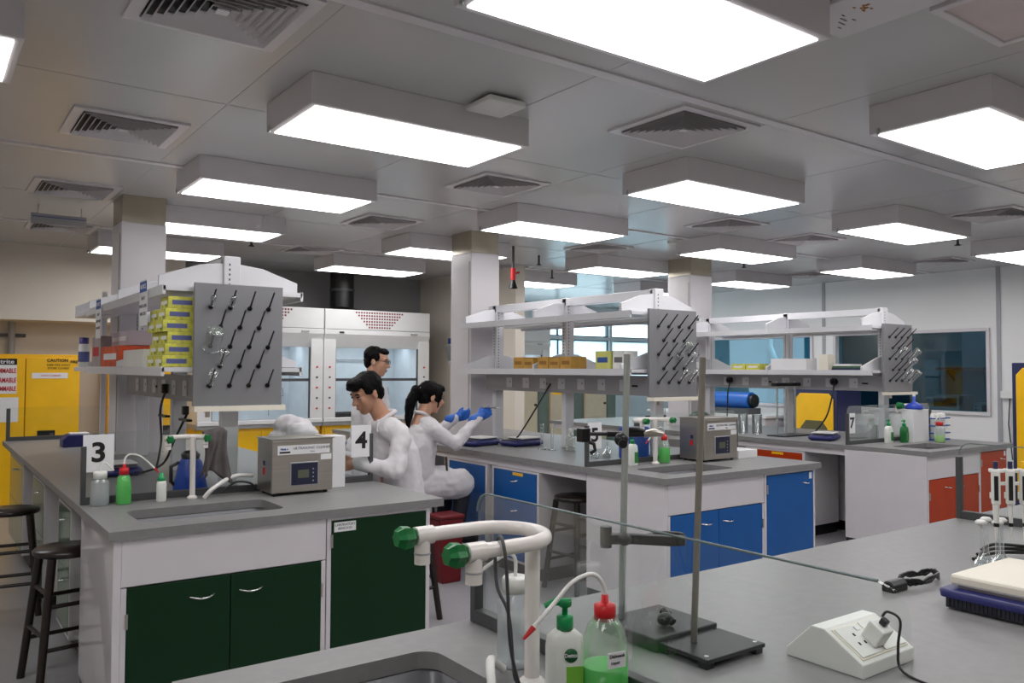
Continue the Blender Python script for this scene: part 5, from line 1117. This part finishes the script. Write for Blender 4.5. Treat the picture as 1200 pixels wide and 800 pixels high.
def person(label, base, J, face, pitch, skin, hair, extras=None, glove=False, trouser=TROU):
    t = thing('person', label, 'person', base)
    B = Vector(base)
    f = Vector((face[0], face[1], 0)).normalized(); rgt = Vector((f.y, -f.x, 0))
    fw = f*math.cos(pitch)+Vector((0, 0, math.sin(pitch))); up = rgt.cross(fw)
    H = Vector(J['head'])
    Mh = Matrix((fw, -rgt, up)).transposed().to_4x4(); Mh.translation = H
    M3 = Mh.to_3x3()
    def hp(x, y, z): return Mh @ Vector((x, y, z))
    m = MB()
    m.ell(hp(-.012, 0, .035), (.096, .076, .085), M=M3); m.ell(hp(.028, 0, -.03), (.062, .058, .082), M=M3); m.ell(hp(.05, 0, -.088), (.03, .03, .026), M=M3)
    m.ell(hp(.07, 0, .03), (.02, .055, .016), M=M3); m.cap(hp(.082, 0, .012), hp(.104, 0, -.022), .009, .0135, 10); m.ell(hp(.095, .011, -.025), (.01, .009, .008), M=M3); m.ell(hp(.095, -.011, -.025), (.01, .009, .008), M=M3)
    m.ell(hp(.082, 0, -.054), (.013, .024, .006), M=M3); m.ell(hp(.080, 0, -.064), (.013, .021, .007), M=M3); m.ell(hp(.05, .04, -.015), (.03, .02, .03), M=M3); m.ell(hp(.05, -.04, -.015), (.03, .02, .03), M=M3)
    for s in (-1, 1): m.ell(hp(-.012, s*.077, -.005), (.018, .009, .031), M=M3)
    nk = Vector(J['neck']); m.cap(hp(-.025, 0, -.04), nk, .052, .058)
    ch = Vector(J['chest']); pv = Vector(J['pelvis'])
    m.cap(nk, ch, .07, .11); m.cap(ch, pv, .11, .12)
    for s in ('L', 'R'):
        sh, el, wr = Vector(J['sh'+s]), Vector(J['el'+s]), Vector(J['wr'+s]); m.cap(ch+(sh-ch)*.3, sh, .07, .045); m.cap(sh, el, .044, .036); m.cap(el, wr, .036, .025)
        hand(m, wr, J['hd'+s], J['th'+s], J.get('curl', .35))
        hi, kn, an = Vector(J['hi'+s]), Vector(J['kn'+s]), Vector(J['an'+s]); m.cap(pv, hi, .11, .09); m.cap(hi, kn, .085, .055); m.cap(kn, an, .052, .036)
        m.cap(an+Vector((0, 0, -.04)), an+f*.14+Vector((0, 0, -.055)), .036, .03)
    b = on(t, m, 'body', skin); voxel(b, .007, 4)
    for s in (-1, 1):
        e = on(t, MB().ell(hp(.0725, s*.031, .010), (.012, .013, .0055), M=M3), 'eye', mat('eye_white', (190, 178, 170), .4)); sub(t, e, MB().ell(hp(.082, s*.031, .010), (.0035, .006, .005), M=M3), 'iris', INK); on(t, MB().tube([hp(.076, s*.018, .0155), hp(.085, s*.031, .0175), hp(.073, s*.047, .0145)], [.002, .003, .002], 6), 'upper_eyelid', HAIR)
        on(t, MB().tube([hp(.083, s*.016, .031), hp(.084, s*.032, .035), hp(.073, s*.05, .030)], [.004, .005, .003], 6), 'eyebrow', HAIR)
    on(t, MB().tube([hp(.088, -.022, -.0585), hp(.0965, 0, -.0575), hp(.088, .022, -.0585)], [.0015, .003, .0015], 6), 'mouth', mat('lips', (150, 88, 80), .5))
    h = MB(); hair(h, hp, M3); ho = on(t, h, 'hair', HAIR); voxel(ho, .007, 2, (.02, .012))
    # trousers and shoes
    q = MB(); q.cap(pv, pv+Vector((0, 0, .06)), .135, .13)
    for s in ('L', 'R'):
        hi, kn, an = Vector(J['hi'+s]), Vector(J['kn'+s]), Vector(J['an'+s]); q.cap(pv, hi, .12, .105); q.cap(hi, kn, .1, .072); q.cap(kn, an+Vector((0, 0, .03)), .07, .055)
        on(t, MB().cap(an+Vector((0, 0, -.045)), an+f*.15+Vector((0, 0, -.055)), .045, .036), 'shoe', BLACK)
    voxel(on(t, q, 'trousers', trouser), .014, 4, (.07, .012))
    # white coat
    c = MB(); nv = nk+Vector((0, 0, -.03))
    c.cap(nv, ch, .075, .135); 
    cr = Vector((f.y, -f.x, 0))
    for a in (-1, 1): c.cap(ch+cr*a*.055, pv+cr*a*.06+Vector((0, 0, .05)), .125, .125); c.cap(ch+cr*a*.05+Vector((0, 0, .08)), ch+cr*a*.06, .09, .12)
    for s in ('L', 'R'):
        sh, el, wr = Vector(J['sh'+s]), Vector(J['el'+s]), Vector(J['wr'+s]); c.cap(nv+(sh-nv)*.35, sh, .075, .066); c.cap(sh, el, .066, .055); c.cap(el, el+(wr-el)*.97, .055, .040)
        if 'skirt' in J: c.cap(pv+(Vector(J['hi'+s])-pv)*.9, Vector(J['hi'+s])+(Vector(J['kn'+s])-Vector(J['hi'+s]))*J['skirt'], .125, .118); c.cap(pv+Vector((0, 0, .0))+(Vector(J['hi'+s])-pv)*.6-f*.04, Vector(J['hi'+s])-f*.05+Vector((0, 0, -.22 if J['skirt'] < .8 else -.30)), .12, .10)
    co = on(t, c, 'lab_coat', FABW); voxel(co, .011, 6, (.075, .026))
    # standing collar with two points at the front
    k = MB(); ring = []
    for a in range(20, 341, 20):
        w = math.cos(R(a)); s_ = math.sin(R(a)); ring.append(nk+f*(.064*w-.006)+cr*(.064*s_)+Vector((0, 0, .045-.05*max(0, w)+.012*max(0, -w))))
    k.tube(ring, .014, 8)
    for a in (0, -1): e0 = ring[a]; k.cap(e0, e0+f*.02+cr*(.02 if a == 0 else -.02)+Vector((0, 0, -.06)), .017, .010)
    voxel(on(t, k, 'collar', FABW), .007, 2)
    if glove:
        for s in ('L', 'R'):
            g = MB(); wr = Vector(J['wr'+s]); d = Vector(J['hd'+s]).normalized(); hand(g, wr, d, J['th'+s], J.get('curl', .35), 1.18); g.cap(wr-d*.06, wr+d*.01, .038, .034); voxel(on(t, g, 'glove', GLOVE), .005, 2)
    if extras: extras(t, hp, M3, nk, f, cr)
    return t
def hair_short(h, hp, M3):
    h.ell(hp(-.028, 0, .052), (.098, .086, .084), M=M3); h.ell(hp(-.06, 0, -.005), (.055, .075, .07), M=M3)
    h.ell(hp(.045, 0, .092), (.055, .068, .036), M=M3); h.ell(hp(.075, .02, .075), (.025, .045, .024), M=M3); h.ell(hp(.07, -.03, .075), (.025, .04, .024), M=M3)
    for s in (-1, 1): h.ell(hp(.012, s*.072, .045), (.035, .014, .04), M=M3)
def hair_mature(h, hp, M3):
    h.ell(hp(-.034, 0, .050), (.092, .082, .080), M=M3); h.ell(hp(-.062, 0, -.005), (.05, .07, .065), M=M3); h.ell(hp(.035, 0, .092), (.05, .062, .030), M=M3)
    for s in (-1, 1): h.ell(hp(.0, s*.070, .04), (.032, .013, .04), M=M3)
def hair_pony(h, hp, M3):
    h.ell(hp(-.028, 0, .045), (.098, .086, .086), M=M3); h.ell(hp(-.05, 0, .0), (.062, .076, .075), M=M3); h.ell(hp(.04, 0, .085), (.05, .066, .034), M=M3)
    for s in (-1, 1): h.ell(hp(.03, s*.068, .025), (.035, .014, .055), M=M3); h.cap(hp(.05, s*.066, .03), hp(.045, s*.066, -.06), .012, .007)
    h.cap(hp(-.10, 0, .045), hp(-.135, 0, .03), .032, .038); h.cap(hp(-.135, 0, .03), hp(-.155, 0, -.07), .04, .044); h.cap(hp(-.155, 0, -.07), hp(-.14, 0, -.2), .044, .03); h.cap(hp(-.14, 0, -.2), hp(-.125, 0, -.27), .03, .012)
# young man on a high stool at the left island, looking down at his work
JA = dict(head=(2.235, 4.60, 1.405), neck=(2.35, 4.585, 1.24), chest=(2.42, 4.575, 1.02), pelvis=(2.46, 4.58, .72),
  shL=(2.37, 4.40, 1.155), elL=(2.305, 4.33, .96), wrL=(2.12, 4.50, 1.0), hdL=(-1, .25, -.1), thL=(0, 0, 1),
  shR=(2.37, 4.76, 1.155), elR=(2.30, 4.86, .97), wrR=(2.10, 4.76, 1.02), hdR=(-1, -.2, 0), thR=(0, 0, 1),
  hiL=(2.45, 4.48, .72), knL=(2.24, 4.46, .70), anL=(2.30, 4.47, .30), hiR=(2.45, 4.69, .72), knR=(2.24, 4.71, .70), anR=(2.30, 4.70, .30), skirt=.2)
person('young man in a white coat bending over the left bench', (2.45, 4.58, 0), JA, (-1, -.12), R(-24), SKIN2, hair_short, trouser=TROU)
stool((2.49, 4.585, 0), 'dark stool under the bending young man', R(10), h=.60)
# seated woman with ponytail and blue gloves
def ponytie(t, hp, M3, nk, f, cr): on(t, MB().tube([hp(-.112, .03*math.cos(R(a)), .042+.03*math.sin(R(a))) for a in range(0, 361, 30)], .008, 6), 'hair_tie', CREAMP); on(t, MB().cap((3.36, 5.50, .87), (3.35, 5.47, .76), .008, .008), 'pocket_pen', BLACK)
JW = dict(head=(3.27, 5.58, 1.335), neck=(3.20, 5.60, 1.175), chest=(3.17, 5.60, .97), pelvis=(3.16, 5.62, .66),
  shR=(3.22, 5.44, 1.09), elR=(3.36, 5.36, .985), wrR=(3.585, 5.385, 1.185), hdR=(.9, -.0, .38), thR=(-.3, .2, 1),
  shL=(3.20, 5.76, 1.09), elL=(3.36, 5.78, 1.0), wrL=(3.57, 5.70, 1.165), hdL=(.95, -.15, .22), thL=(-.3, -.2, 1), curl=.30,
  hiR=(3.19, 5.52, .66), knR=(3.52, 5.50, .66), anR=(3.48, 5.52, .28), hiL=(3.19, 5.73, .66), knL=(3.52, 5.75, .66), anL=(3.48, 5.74, .28), skirt=.9)
person('seated woman with a ponytail, white coat and blue gloves', (3.16, 5.62, 0), JW, (.96, -.22), R(-14), SKIN, hair_pony, ponytie, True, TROU)
stool((3.13, 5.62, 0), 'dark stool under the seated woman', R(20), h=.53)
t = thing('pipette_tip', 'thin silver tool between the gloved fingers of the woman', 'tool', (3.72, 5.37, 1.23)); on(t, MB().tube([(3.60, 5.375, 1.262), (3.74, 5.37, 1.253)], .006, 8), 'barrel', CHROME); on(t, MB().tube([(3.74, 5.37, 1.253), (3.79, 5.368, 1.25)], [.005, .002], 8), 'tip', OFFW)
t = thing('maroon_bin', 'dark red bin on the floor below the seated woman', 'bin', (3.20, 5.24, 0)); P(t, MB().prism([(-.08, 0), (.08, 0), (.1, .46), (-.1, .46)], 'y', -.09, .09), 'body', MAROON, bevel=.01); P(t, bx(-.11, .11, -.1, .1, .46, .49), 'lid', MAROON, bevel=.01)
# standing man behind
def specs(t, hp, M3, nk, f, cr):
    for s in (-1, 1): on(t, MB().tube([hp(.098, s*.032+.023*math.cos(R(a)), .012+.016*math.sin(R(a))) for a in range(0, 361, 30)], .0018, 6), 'glasses_rim', BLACK); on(t, MB().tube([hp(.096, s*.055, .018), hp(.04, s*.074, .018), hp(-.01, s*.08, .012)], .0018, 6), 'glasses_temple', BLACK)
    on(t, MB().ell(hp(-.005, -.085, -.012), (.006, .006, .009), M=M3), 'earpiece', OFFW)
JM = dict(head=(3.09, 6.16, 1.615), neck=(3.06, 6.19, 1.455), chest=(3.04, 6.21, 1.22), pelvis=(3.04, 6.22, .92),
  shR=(2.92, 6.06, 1.37), elR=(2.95, 5.98, 1.10), wrR=(3.14, 5.98, 1.02), hdR=(.9, -.2, -.1), thR=(0, 0, 1),
  shL=(3.18, 6.30, 1.37), elL=(3.24, 6.28, 1.10), wrL=(3.33, 6.12, 1.06), hdL=(.6, -.7, -.1), thL=(0, 0, 1),
  hiR=(2.96, 6.15, .90), knR=(2.97, 6.14, .48), anR=(2.96, 6.16, .09), hiL=(3.12, 6.29, .90), knL=(3.13, 6.28, .48), anL=(3.12, 6.30, .09), skirt=.85)
person('standing man with glasses in a white coat before the fume hood', (3.04, 6.22, 0), JM, (.72, -.62), R(-10), SKIN, hair_mature, specs)
